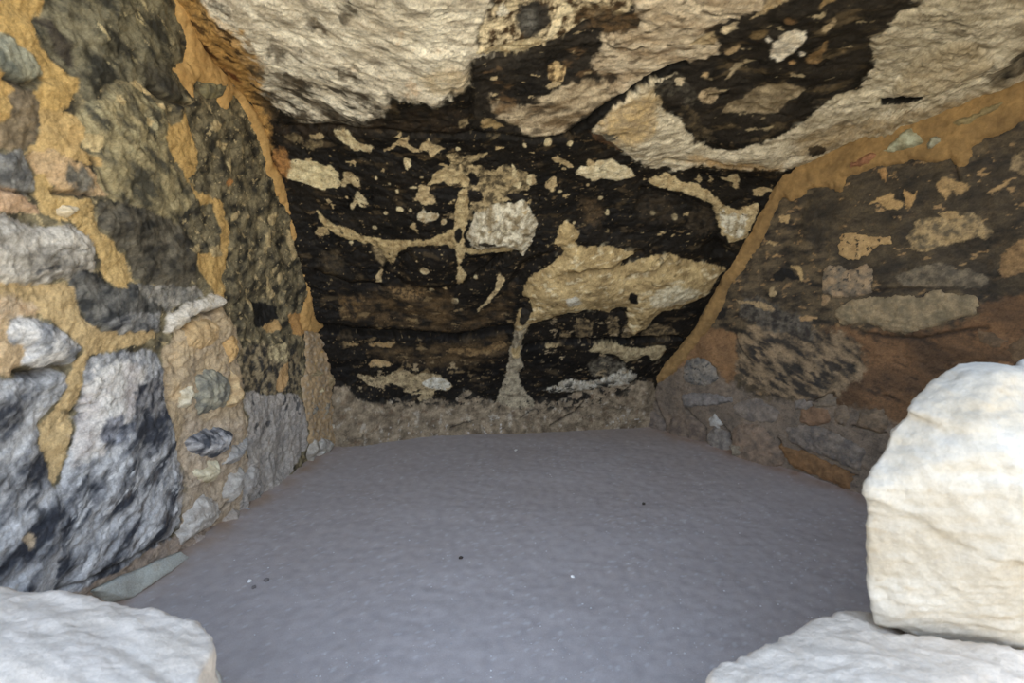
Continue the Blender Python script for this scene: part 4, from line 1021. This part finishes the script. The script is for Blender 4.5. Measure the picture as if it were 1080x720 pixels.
LS = [
    ([(204, 402), (214, 391), (225, 390), (235, 399), (239, 414), (233, 428), (220, 434), (208, 438), (202, 424)], (156, 150, 126), (108, 106, 96), 0.03, 0.03),
    ([(238, 390), (245, 396), (249, 412), (246, 426), (238, 429), (233, 426), (239, 414)], (204, 176, 124), (180, 150, 104), 0.05, 0.02),
    ([(190, 412), (200, 406), (202, 416), (197, 430), (187, 430)], (208, 196, 166), (180, 164, 130), 0.028, 0.02),
    ([(196, 466), (206, 456), (216, 453), (230, 450), (239, 455), (236, 465), (233, 475), (222, 482), (210, 481), (200, 476)], (176, 172, 168), (66, 68, 74), 0.055, 0.025),
    ([(230, 490), (236, 476), (246, 468), (257, 461), (256, 470), (250, 482), (240, 489)], (178, 172, 162), (136, 134, 130), 0.04, 0.02),
    ([(202, 496), (214, 490), (225, 485), (227, 500), (222, 508), (210, 509), (203, 504)], (218, 206, 168), (190, 172, 132), 0.045, 0.02),
    ([(232, 364), (239, 350), (247, 358), (246, 374), (240, 384), (234, 376)], (206, 166, 100), (186, 146, 84), 0.03, 0.02),
    ([(231, 522), (238, 502), (252, 490), (254, 504), (248, 521), (240, 531)], (190, 182, 168), (160, 152, 140), 0.035, 0.02),
    ([(188, 560), (196, 540), (210, 522), (222, 524), (233, 538), (230, 548), (218, 558), (200, 568), (188, 576)], (196, 188, 174), (168, 158, 144), 0.04, 0.03),
    ([(190, 352), (200, 340), (218, 336), (228, 346), (222, 362), (206, 368), (194, 364)], (200, 168, 116), (178, 146, 96), 0.03, 0.025),
    ([(252, 520), (256, 498), (264, 486), (271, 492), (270, 506), (264, 518), (256, 530)], (178, 170, 158), (150, 144, 136), 0.03, 0.02),
    ([(253, 545), (256, 536), (264, 534), (270, 544), (262, 549)], (120, 128, 134), (170, 168, 164), 0.05, 0.015),
    ([(236, 556), (238, 546), (246, 534), (252, 540), (250, 552), (242, 560)], (186, 174, 158), (160, 146, 130), 0.03, 0.015),
    ([(196, 588), (206, 566), (216, 562), (222, 572), (216, 584), (204, 594)], (190, 176, 162), (164, 148, 134), 0.03, 0.02),
    ([(322, 396), (332, 388), (340, 391), (338, 396), (328, 398)], (176, 158, 116), (150, 132, 94), 0.04, 0.012),
    ([(322, 416), (332, 412), (336, 406), (341, 411), (336, 416)], (196, 180, 140), (166, 148, 106), 0.035, 0.012),
    ([(342, 394), (350, 392), (352, 404), (346, 412), (341, 404)], (170, 150, 108), (146, 126, 86), 0.035, 0.012),
    ([(330, 366), (338, 366), (340, 374), (333, 375)], (200, 164, 84), (184, 144, 70), 0.03, 0.012),
    ([(326, 382), (333, 380), (334, 385), (328, 386)], (200, 170, 100), (184, 150, 84), 0.03, 0.012),
    ([(325, 432), (331, 424), (334, 430), (330, 440), (326, 438)], (106, 108, 106), (150, 138, 114), 0.03, 0.012),
    ([(339, 428), (345, 418), (347, 426), (342, 440), (339, 438)], (110, 106, 98), (150, 136, 110), 0.03, 0.012),
    ([(346, 448), (352, 440), (360, 446), (358, 458), (350, 462)], (186, 178, 158), (150, 140, 120), 0.04, 0.015),
    ([(330, 470), (334, 460), (344, 462), (350, 470), (342, 480), (334, 482)], (186, 180, 168), (150, 144, 132), 0.05, 0.015),
    ([(324, 478), (328, 462), (334, 466), (332, 480), (327, 488)], (176, 168, 152), (146, 138, 124), 0.04, 0.012),
    ([(62, 223), (70, 216), (82, 220), (81, 227), (70, 230)], (214, 196, 158), (186, 164, 124), 0.04, 0.015),
    ([(246, 98), (236, 86), (216, 84), (212, 92), (217, 102), (228, 104)], (130, 120, 82), (80, 76, 58), 0.03, 0.02),
]
for i, (pts, a, b, h, hw) in enumerate(LS):
    lw.cell(pts, a, b, h=h, hw=hw, parent=wall_left, seed=i + 3, step=0.004, freq=22, con=2.2, rough=0.016, edge=0.010)

RS = [
    ([(886, 250), (895, 245), (910, 248), (925, 250), (940, 248), (939, 257), (926, 258), (915, 270), (905, 274), (888, 272), (884, 262)], (182, 148, 92), (160, 128, 78), 0.014, 0.012, (40, 36, 30)),
    ([(868, 286), (875, 278), (886, 281), (895, 287), (912, 278), (921, 285), (920, 307), (905, 312), (880, 315), (868, 308)], (166, 138, 100), (112, 100, 82), 0.02, 0.015, (72, 66, 58)),
    ([(885, 323), (900, 316), (945, 311), (972, 313), (984, 306), (1015, 310), (1033, 315), (1032, 332), (1012, 336), (985, 345), (955, 352), (935, 349), (915, 341), (885, 342), (880, 332)], (158, 136, 98), (122, 108, 80), 0.022, 0.015, None),
    ([(720, 386), (727, 379), (742, 377), (752, 384), (758, 400), (745, 408), (722, 403)], (142, 132, 116), (104, 100, 94), 0.025, 0.015, (74, 72, 70)),
    ([(718, 416), (740, 413), (770, 418), (774, 424), (745, 428), (722, 430)], (138, 130, 122), (112, 106, 100), 0.022, 0.012, None),
    ([(748, 441), (754, 436), (761, 446), (758, 451), (749, 449)], (176, 172, 162), (140, 132, 120), 0.03, 0.012, None),
    ([(672, 448), (682, 430), (693, 434), (701, 448), (702, 470), (690, 464)], (126, 112, 98), (94, 84, 76), 0.03, 0.015, None),
    ([(703, 450), (710, 438), (728, 438), (742, 450), (743, 476), (720, 472), (704, 466)], (132, 114, 94), (104, 90, 78), 0.03, 0.02, None),
    ([(745, 458), (754, 450), (768, 456), (769, 480), (754, 482), (745, 476)], (150, 140, 126), (110, 102, 94), 0.035, 0.015, None),
    ([(772, 452), (786, 446), (804, 448), (820, 466), (828, 484), (816, 500), (795, 498), (774, 486)], (146, 122, 98), (112, 96, 80), 0.045, 0.02, None),
    ([(772, 468), (785, 467), (786, 480), (775, 482)], (164, 152, 128), (132, 120, 100), 0.06, 0.012, None),
    ([(828, 452), (850, 447), (880, 455), (900, 464), (912, 474), (908, 498), (880, 486), (850, 475), (832, 466)], (138, 124, 108), (102, 94, 86), 0.03, 0.018, None),
    ([(820, 468), (846, 476), (880, 490), (902, 502), (898, 517), (862, 502), (834, 492)], (140, 102, 60), (114, 84, 50), 0.02, 0.015, None),
    ([(908, 432), (934, 431), (939, 445), (932, 456), (905, 451)], (134, 112, 86), (104, 90, 72), 0.025, 0.012, None),
    ([(880, 430), (892, 424), (899, 438), (891, 449), (882, 446)], (142, 122, 96), (116, 100, 82), 0.025, 0.012, None),
    ([(858, 425), (875, 415), (885, 418), (881, 428), (862, 430)], (144, 126, 102), (116, 104, 88), 0.02, 0.012, None),
    ([(844, 431), (872, 430), (879, 445), (856, 450), (842, 445)], (140, 108, 78), (118, 92, 68), 0.018, 0.012, None),
    ([(836, 424), (846, 420), (856, 424), (852, 432), (840, 432)], (136, 124, 110), (108, 100, 92), 0.02, 0.012, None),
    ([(775, 424), (800, 420), (822, 434), (818, 446), (790, 444), (772, 436)], (140, 126, 110), (112, 102, 92), 0.018, 0.015, None),
    ([(930, 161), (942, 150), (960, 133), (969, 138), (978, 150), (968, 156), (946, 163)], (178, 178, 146), (140, 134, 100), 0.085, 0.015, None),
    ([(981, 145), (990, 143), (997, 147), (985, 158), (981, 157)], (178, 176, 150), (150, 146, 118), 0.085, 0.01, None),
    ([(898, 172), (924, 158), (932, 164), (912, 176), (898, 180)], (158, 108, 72), (136, 90, 58), 0.062, 0.012, None),
    ([(1003, 128), (1024, 120), (1052, 108), (1070, 104), (1052, 120), (1030, 132), (1012, 138)], (150, 132, 84), (124, 108, 70), 0.062, 0.02, None),
    ([(1060, 366), (1082, 352), (1110, 360), (1100, 380), (1070, 384)], (124, 98, 66), (104, 82, 56), 0.012, 0.015, None),
    ([(1044, 350), (1030, 348), (1034, 362), (1052, 368), (1066, 360)], (122, 96, 66), (100, 80, 56), 0.012, 0.015, None),
]
for i, (pts, a, b, h, hw, tc_) in enumerate(RS):
    rw.cell(pts, a, b, h=h * 0.7, hw=hw * 0.7, parent=wall_right, seed=i + 43, step=0.0042, freq=18, con=2.0, tcol=tc_, rough=0.010, edge=0.012)


# ------------------------------------------------------------------ what is left of the front wall, right of the opening
def front_wall():
    nx, ny = 150, 220
    U, V = np.meshgrid(np.linspace(0, 1, nx), np.linspace(-0.04, 2.3, ny))
    H = 0.03 * fbm(U * 8, V * 4, 4, 401) + 0.012 * fbm(U * 30, V * 16, 4, 403)
    t = np.clip(0.5 + 1.6 * fbm(U * 9, V * 8, 4, 405), 0, 1)[..., None]
    C = tone((lin((150, 128, 98)) * (1 - t) + lin((84, 72, 58)) * t).reshape(-1, 3))
    edge = 1.72 + 0.05 * fbm(V * 5, V * 0 + 3, 3, 407)
    X = edge + U * (2.95 - edge)
    a = np.stack([X, 1.32 + H, V], -1).reshape(-1, 3)
    b = np.stack([X, 1.00 - H[:, ::-1], V], -1).reshape(-1, 3)
    N = nx * ny
    i = np.arange(N).reshape(ny, nx)
    rim = np.concatenate([i[0, :], i[1:, -1], i[-1, -2::-1], i[-2:0:-1, 0]])
    r2 = np.roll(rim, -1)
    f = np.vstack([grid_faces(ny, nx, flip=True), grid_faces(ny, nx) + N, np.stack([rim, r2, r2 + N, rim + N], 1)])
    o = link('wall_front', mesh_from('wall_front', np.vstack([a, b]), f, np.vstack([C, C])), M_WALL)
    o['kind'] = 'structure'
    o['label'] = 'remaining front masonry wall right of the opening'


front_wall()

# ------------------------------------------------------------------ floor
def build_floor():
    x = np.linspace(-2.2, 3.4, 500)
    yy = np.linspace(0.1, 4.0, 380)
    X, Y = np.meshgrid(x, yy)
    Z = 0.012 * fbm(X * 1.3, Y * 1.3, 3, 201) + 0.0045 * fbm(X * 7, Y * 7, 4, 202) + 0.003 * fbm(X * 26, Y * 26, 4, 204) - 0.004
    t = np.clip(0.5 + 1.0 * fbm(X * 1.6, Y * 1.6, 4, 206), 0, 1)[..., None]
    t2 = np.clip(0.5 + 1.6 * fbm(X * 24, Y * 24, 5, 208), 0, 1)[..., None]
    C = lin((166, 158, 154)) * (1 - t) + lin((160, 151, 146)) * t
    C = C * (0.93 + 0.14 * t2)
    s = sstep(0.36, 0.42, fbm(X * 50, Y * 50, 3, 209) + 0.2 * fbm(X * 3, Y * 3, 2, 212))[..., None]
    C = C * (1 - 0.25 * s) + lin((214, 212, 214)) * 0.25 * s
    # brown earth spilt along the foot of walls
    for w, c in ((lw, (150, 126, 104)), (rw, (136, 108, 86))):
        d = (X - w.a[0]) * w.n[0] + (Y - w.a[1]) * w.n[1]
        m = np.exp(-np.maximum(d - 0.03, 0) / 0.06) * np.clip(0.75 + fbm(X * 9, Y * 9, 4, 220), 0, 1)
        Z += 0.02 * np.exp(-np.maximum(d, 0) / 0.07)
        C = C * (1 - 0.85 * m[..., None]) + lin(c) * 0.85 * m[..., None]
    m = sstep(3.35, 3.6, Y + 0.12 * X - 0.0 + 0.1 * fbm(X * 6, Y * 6, 3, 225)) * 0.35
    C = C * (1 - m[..., None]) + lin((150, 134, 118)) * m[..., None]
    P = np.stack([X, Y, Z], -1).reshape(-1, 3)
    o = link('floor', mesh_from('floor', P, grid_faces(380, 500), C.reshape(-1, 3)), M_FLOOR)
    o['kind'] = 'structure'
    o['label'] = 'smooth grey packed-dirt floor of the alcove'
    return o


floor = build_floor()


def floor_z(x, y):
    x, y = np.array([x]), np.array([y])
    return float((0.012 * fbm(x * 1.3, y * 1.3, 3, 201) + 0.0045 * fbm(x * 7, y * 7, 4, 202) + 0.003 * fbm(x * 26, y * 26, 4, 204) - 0.004)[0])


# ground outside the alcove, in the sun
gx, gy = np.meshgrid(np.linspace(-40, 40, 60), np.concatenate([np.linspace(-45, -4, 30), np.linspace(-3.8, 0.35, 20)]))
gz = -0.06 + 0.05 * fbm(gx * 0.6, gy * 0.6, 3, 301) * np.clip(-gy / 3, 0, 1)
gc = np.empty(gx.shape + (3,))
gc[:] = lin((216, 200, 168))
ground = link('ground', mesh_from('ground', np.stack([gx, gy, gz], -1).reshape(-1, 3), grid_faces(50, 60), gc.reshape(-1, 3)), M_GROUND)
ground['kind'] = 'structure'
ground['label'] = 'sunlit pale ground outside the alcove'


# ------------------------------------------------------------------ loose limestone at the opening
def boulder(name, hulls, voxel, label, cat, seed=1, rough=0.012, facets=0.02, smooth=6, base=(190, 184, 172), alt=(172, 162, 146), floor_to=None, group=None, stain=None, mat=None, under=None):
    bm = bmesh.new()
    for pts in hulls:
        vs = [bm.verts.new(tuple(p)) for p in pts]
        r = bmesh.ops.convex_hull(bm, input=vs)
        bmesh.ops.delete(bm, geom=[g for g in set(r['geom_interior']) | set(r['geom_unused']) if isinstance(g, bmesh.types.BMVert) and g.is_valid], context='VERTS')
    me = bpy.data.meshes.new(name)
    bm.to_mesh(me)
    bm.free()
    tmp = bpy.data.objects.new('rough', me)
    COL.objects.link(tmp)
    md = tmp.modifiers.new('Remesh', 'REMESH')
    md.mode = 'VOXEL'
    md.voxel_size = voxel
    sm = tmp.modifiers.new('Smooth', 'SMOOTH')
    sm.factor = 0.5
    sm.iterations = smooth
    dg = bpy.context.evaluated_depsgraph_get()
    ev = tmp.evaluated_get(dg)
    me2 = bpy.data.meshes.new_from_object(ev)
    bpy.data.objects.remove(tmp)
    bpy.data.meshes.remove(me)
    n = len(me2.vertices)
    co = np.empty(n * 3, np.float32)
    me2.vertices.foreach_get('co', co)
    no = np.empty(n * 3, np.float32)
    me2.vertices.foreach_get('normal', no)
    co, no = co.reshape(-1, 3).astype(float), no.reshape(-1, 3).astype(float)
    d = facets * perlin3(co, 4.0, 2, seed) + rough * perlin3(co, 14, 4, seed + 4) + rough * 0.7 * perlin3(co * [1, 1, 2.2], 11, 3, seed + 9, ridge=True)
    d = d + rough * 0.5 * perlin3(co, 34, 4, seed + 17) + 0.004 * np.minimum(perlin3(co * [1, 1, 1.5], 18, 3, seed + 25, ridge=True), 0)
    co2 = co + no * d[:, None]
    if floor_to is not None:
        co2[:, 2] = np.maximum(co2[:, 2], floor_to)
    if under is not None:                      # bed this block under the stone it carries
        from mathutils.bvhtree import BVHTree
        off = np.array(under.location)
        bv = BVHTree.FromPolygons([tuple(np.array(v.co) + off) for v in under.data.vertices], [tuple(p.vertices) for p in under.data.polygons])
        for i in range(n):
            hs = [bv.ray_cast(Vector((co2[i, 0] + dx, co2[i, 1] + dy, -0.5)), Vector((0, 0, 1)))[0] for dx in (-0.014, 0, 0.014) for dy in (-0.014, 0, 0.014)]
            hs = [q.z for q in hs if q is not None]
            if hs and min(hs) - 0.006 < co2[i, 2]:
                co2[i, 2] = min(hs) - 0.006
    me2.vertices.foreach_set('co', co2.astype(np.float32).ravel())
    t = np.clip(0.45 + 1.3 * perlin3(co, 7, 5, seed + 13), 0, 1)[:, None]
    C = lin(base) * (1 - t) + lin(alt) * t
    if stain is not None:
        m = sstep(0.15, 0.55, perlin3(co * [1, 1, 1.6], 9, 4, seed + 21))[:, None] * 0.7
        C = C * (1 - m) + lin(stain) * m
    m = sstep(0.42, 0.55, perlin3(co, 42, 3, seed + 29))[:, None] * 0.35
    C = C * (1 - m) + lin((150, 132, 106)) * m
    set_col(me2, C)
    me2.polygons.foreach_set('use_smooth', np.ones(len(me2.polygons), bool))
    me2.name = name
    o = link(name, me2, mat or M_LIME)
    # origin at the foot
    c = Vector((float(co2[:, 0].mean()), float(co2[:, 1].mean()), float(co2[:, 2].min())))
    from mathutils import Matrix
    me2.transform(Matrix.Translation(-c))
    o.location = c
    o['label'] = label
    o['category'] = cat
    if group:
        o['group'] = group
    return o


def drop(p, z):
    return np.array([p[0], p[1], z])


# wide rock bottom left
top = [at(-150, 610, 1.15), at(0, 622, 1.16), at(60, 625, 1.17), at(98, 629, 1.15), at(130, 640, 1.12), at(170, 648, 1.10), at(206, 656, 1.08), at(221, 668, 1.04), at(226, 684, 0.99), at(210, 722, 0.88), at(180, 790, 0.72), at(-150, 790, 0.72)]
hl = top + [drop(p, -0.02) for p in top]
boulder('boulder', [hl], 0.009, 'wide flat-topped white limestone block at lower left of the opening', 'rock', seed=2, floor_to=-0.02, base=(214, 202, 187), alt=(196, 183, 166), stain=(180, 160, 136), facets=0.012, smooth=3)

# tall boulder at right
cap = [at(1012, 384, 1.22), at(1036, 384, 1.23), at(1062, 387, 1.22), at(1130, 402, 1.20), at(985, 402, 1.19), at(962, 424, 1.16), at(958, 433, 1.14),
       at(1054, 392, 1.13), at(1036, 440, 1.06), at(1005, 446, 1.08), at(1034, 466, 1.05), at(1050, 478, 1.03), at(1140, 520, 0.98), at(975, 440, 1.12)]
cap += [at(x + 8, y + 5, d + 0.16) for x, y, d in [(1012, 384, 1.22), (1062, 387, 1.22), (1130, 402, 1.2), (985, 402, 1.19), (962, 426, 1.16)]] + [at(1150, 520, 1.32), at(965, 450, 1.28)]
body = [at(957, 436, 1.155), at(941, 452, 1.15), at(921, 492, 1.13), at(912, 518, 1.11), at(1000, 448, 1.105), at(1036, 472, 1.035), at(1140, 500, 0.975), at(1150, 600, 1.0), at(1055, 590, 1.01), at(1000, 552, 1.05), at(935, 528, 1.09), at(915, 526, 1.12)]
body += [at(x + 8, y + 5, d + 0.15) for x, y, d in [(957, 436, 1.15), (941, 452, 1.15), (921, 492, 1.13), (914, 518, 1.11)]] + [at(1150, 560, 1.32), at(930, 560, 1.24), at(1150, 480, 1.3)]
dn = [at(914, 520, 1.12), at(919, 552, 1.13), at(915, 592, 1.13), at(917, 640, 1.13), at(923, 656, 1.13), at(960, 672, 1.13), at(1020, 692, 1.11), at(1080, 702, 1.09), at(1160, 700, 1.07), at(1160, 520, 1.02),
      at(1055, 592, 1.018), at(1000, 556, 1.055), at(950, 535, 1.09), at(1000, 620, 1.095), at(1070, 650, 1.06)]
dn += [at(932, 540, 1.27), at(930, 645, 1.25), at(1160, 540, 1.32), at(1160, 660, 1.30)]
tall = boulder('boulder', [cap, body, dn], 0.007, 'tall upright white limestone boulder standing at right of the opening', 'rock', seed=9, base=(190, 184, 172), alt=(170, 159, 140), stain=(158, 138, 106), rough=0.011, facets=0.014, smooth=2)

# lower right rock under the tall one
top = [at(748, 716, 0.98), at(757, 704, 1.02), at(795, 686, 1.08), at(822, 684, 1.10), at(850, 669, 1.14), at(884, 644, 1.20), at(915, 648, 1.22), at(1000, 655, 1.24), at(1120, 640, 1.28), at(1220, 640, 1.25), at(1220, 800, 0.85), at(960, 730, 0.90), at(850, 760, 0.86), at(770, 790, 0.84)]
hl = top + [drop(p, -0.02) for p in top]
boulder('boulder', [hl], 0.009, 'low pale limestone block at lower right, carrying the tall upright boulder', 'rock', seed=5, floor_to=-0.02, base=(210, 198, 182), alt=(190, 177, 160), stain=(180, 164, 142), facets=0.014, smooth=3, under=tall)

# rock behind it, only its edge in view
q = [at(1074, 380, 1.48), at(1090, 374, 1.5), at(1180, 370, 1.5), at(1180, 380, 1.42), at(1076, 400, 1.46), at(1074, 390, 1.6), at(1180, 372, 1.66)]
boulder('boulder', [q + [drop(p, -0.02) for p in q]], 0.012, 'pale rock peeping out behind the tall boulder at the right edge', 'rock', seed=12, floor_to=-0.02, base=(190, 188, 182), alt=(172, 166, 158), facets=0.006, rough=0.006)

# small stone behind the wide rock
q = [at(206, 702, 1.40), at(223, 701, 1.42), at(232, 711, 1.40), at(237, 730, 1.36), at(206, 730, 1.34), at(208, 706, 1.48), at(231, 714, 1.48)]
boulder('small_stone', [q + [drop(p, -0.02) for p in q]], 0.006, 'small pale stone tucked behind the right end of the wide white block', 'rock', seed=14, floor_to=-0.02, facets=0.004, rough=0.005)

# flat slab leaning at foot of the left wall
o1 = lw.n * 0.03
q = [lw.hit(92, 620) + o1, lw.hit(128, 604) + o1, lw.hit(160, 590) + o1, lw.hit(184, 580) + o1, lw.hit(189, 586) + lw.n * 0.05, at_floor(182, 601, 0.012), at_floor(158, 612, 0.02), at_floor(140, 630, 0.01), at_floor(112, 634, 0.03)]
q = [np.array([p[0], p[1], max(p[2], 0.0)]) for p in q]
boulder('stone_slab', [q + [p - lw.n * 0.05 - np.array([0, 0, 0.02]) for p in q]], 0.005, 'flat grey-green stone slab leaning at the foot of the left wall', 'rock', seed=17, floor_to=-0.02, base=(178, 178, 166), alt=(150, 148, 138), stain=(180, 160, 132), facets=0.004, rough=0.005, smooth=3, mat=M_STONE)


# pebbles one can pick out, and fine grit nobody could count
def chunk(rng, r):
    bm = bmesh.new()
    bmesh.ops.create_icosphere(bm, subdivisions=1, radius=1.0)
    for v in bm.verts:
        v.co = v.co * float(rng.uniform(0.75, 1.15))
        v.co.x *= r * 1.25
        v.co.y *= r
        v.co.z *= r * 0.7
    return bm


rng = np.random.default_rng(3)
PEB = [
    ((604, 607), 0.008, (236, 232, 226), 'tiny white pebble on the floor nearest the middle of its front half'),
    ((486, 588), 0.009, (60, 52, 46), 'dark pebble on the open floor left of centre'),
    ((679, 531), 0.010, (70, 62, 56), 'dark pebble on the far floor towards the right wall'),
    ((263, 613), 0.008, (240, 236, 230), 'tiny white pebble on the floor beside the foot of the left wall'),
    ((281, 612), 0.011, (112, 104, 100), 'brown-grey pebble on the floor a little right of the white ones by the left wall'),
    ((544, 474), 0.010, (200, 196, 190), 'pale pebble on the floor close to the back wall'),
    ((268, 619), 0.008, (112, 104, 100), 'small dark crumb on the floor between two pebbles near the left wall'),
]
for (p, r, c, lab) in PEB:
    bm = chunk(rng, r)
    me = bpy.data.meshes.new('pebble')
    bm.to_mesh(me)
    bm.free()
    set_col(me, np.tile(lin(c), (len(me.vertices), 1)))
    o = link('pebble', me, M_STONE)
    g = at_floor(*p)
    o.location = (g[0], g[1], floor_z(g[0], g[1]) + r * 0.5)
    o.rotation_euler = (0, 0, float(rng.uniform(0, 6)))
    o['label'] = lab
    o['category'] = 'pebble'

Vs, Fs, n0 = [], [], 0
bm = bmesh.new()
bmesh.ops.create_icosphere(bm, subdivisions=1, radius=1.0)
bm.verts.ensure_lookup_table()
iv = np.array([v.co[:] for v in bm.verts])
ifc = np.array([[v.index for v in f.verts] for f in bm.faces])
bm.free()
cnt = 0
while cnt < 700:
    px, py = rng.uniform(150, 900), 455 + 262 * rng.random() ** 0.7
    g = at_floor(px, py)
    d1 = (g[:2] - lw.a[:2]) @ lw.n[:2]
    d2 = (g[:2] - rw.a[:2]) @ rw.n[:2]
    if d1 < 0.06 or d2 < 0.06 or g[1] > 3.5:
        continue
    if fbm(np.array([g[0] * 2.2]), np.array([g[1] * 2.2]), 3, 230)[0] < rng.uniform(-0.5, 0.35):
        continue
    r = 0.0010 + 0.0018 * rng.random() ** 3
    vv = iv * rng.uniform(0.7, 1.2, (len(iv), 1)) * r * [1.3, 1, 0.8]
    Vs.append(vv + [g[0], g[1], floor_z(g[0], g[1]) + r * 0.4])
    Fs.append(ifc + n0)
    n0 += len(iv)
    cnt += 1
Vs, Fs = np.vstack(Vs), np.vstack(Fs)
cc = np.repeat(rng.uniform(0.3, 0.6, cnt), len(iv))[:, None] * np.array([1, 0.98, 0.96])
grit = link('grit', mesh_from('grit', Vs, Fs, cc, smooth=False), M_STONE)
grit['kind'] = 'stuff'
grit['label'] = 'fine pale grit strewn over the grey dirt floor'
grit['category'] = 'grit'

# ------------------------------------------------------------------ light: open sky outside, sun on the ground beyond the cliff's shade
wd = bpy.data.worlds.new('sky')
sc.world = wd
wd.use_nodes = True
N, L = wd.node_tree.nodes, wd.node_tree.links
bg = N['Background']
tc = N.new('ShaderNodeTexCoord')
sx = N.new('ShaderNodeSeparateXYZ')
rp = N.new('ShaderNodeValToRGB')
L.new(tc.outputs['Generated'], sx.inputs[0])
L.new(sx.outputs['Z'], rp.inputs['Fac'])
L.new(rp.outputs['Color'], bg.inputs['Color'])
rp.color_ramp.elements[0].position = 0.0
rp.color_ramp.elements[0].color = (0.95, 0.95, 0.92, 1)
rp.color_ramp.elements[1].position = 0.75
rp.color_ramp.elements[1].color = (0.50, 0.68, 1.0, 1)
bg.inputs['Strength'].default_value = 1.7

sl = bpy.data.lights.new('sun', 'SUN')
sl.energy = 5.8
sl.angle = R_(0.53)
sl.color = (1.0, 0.93, 0.82)
so = bpy.data.objects.new('sun', sl)
COL.objects.link(so)
so.rotation_euler = (R_(-28), R_(12), 0)          # high, from behind the cliff
so.location = (0, 3, 8)

# ------------------------------------------------------------------ camera
cd = bpy.data.cameras.new('camera')
cd.sensor_width = 36
cd.lens = F_PX / 1080 * 36
cd.clip_start = 0.02
co_ = bpy.data.objects.new('camera', cd)
COL.objects.link(co_)
co_.location = tuple(EYE)
co_.rotation_euler = (R_(90) - PITCH, 0, 0)
cd.dof.use_dof = True
cd.dof.focus_distance = 2.9
cd.dof.aperture_fstop = 4.0
sc.camera = co_

sc.view_settings.view_transform = 'Standard'
sc.view_settings.look = 'None'
sc.view_settings.exposure = 1.1
sc.view_settings.gamma = 1.0
sc.view_settings.use_curve_mapping = False
sc.cycles.use_denoising = True
sc.cycles.max_bounces = 8
sc.cycles.diffuse_bounces = 5
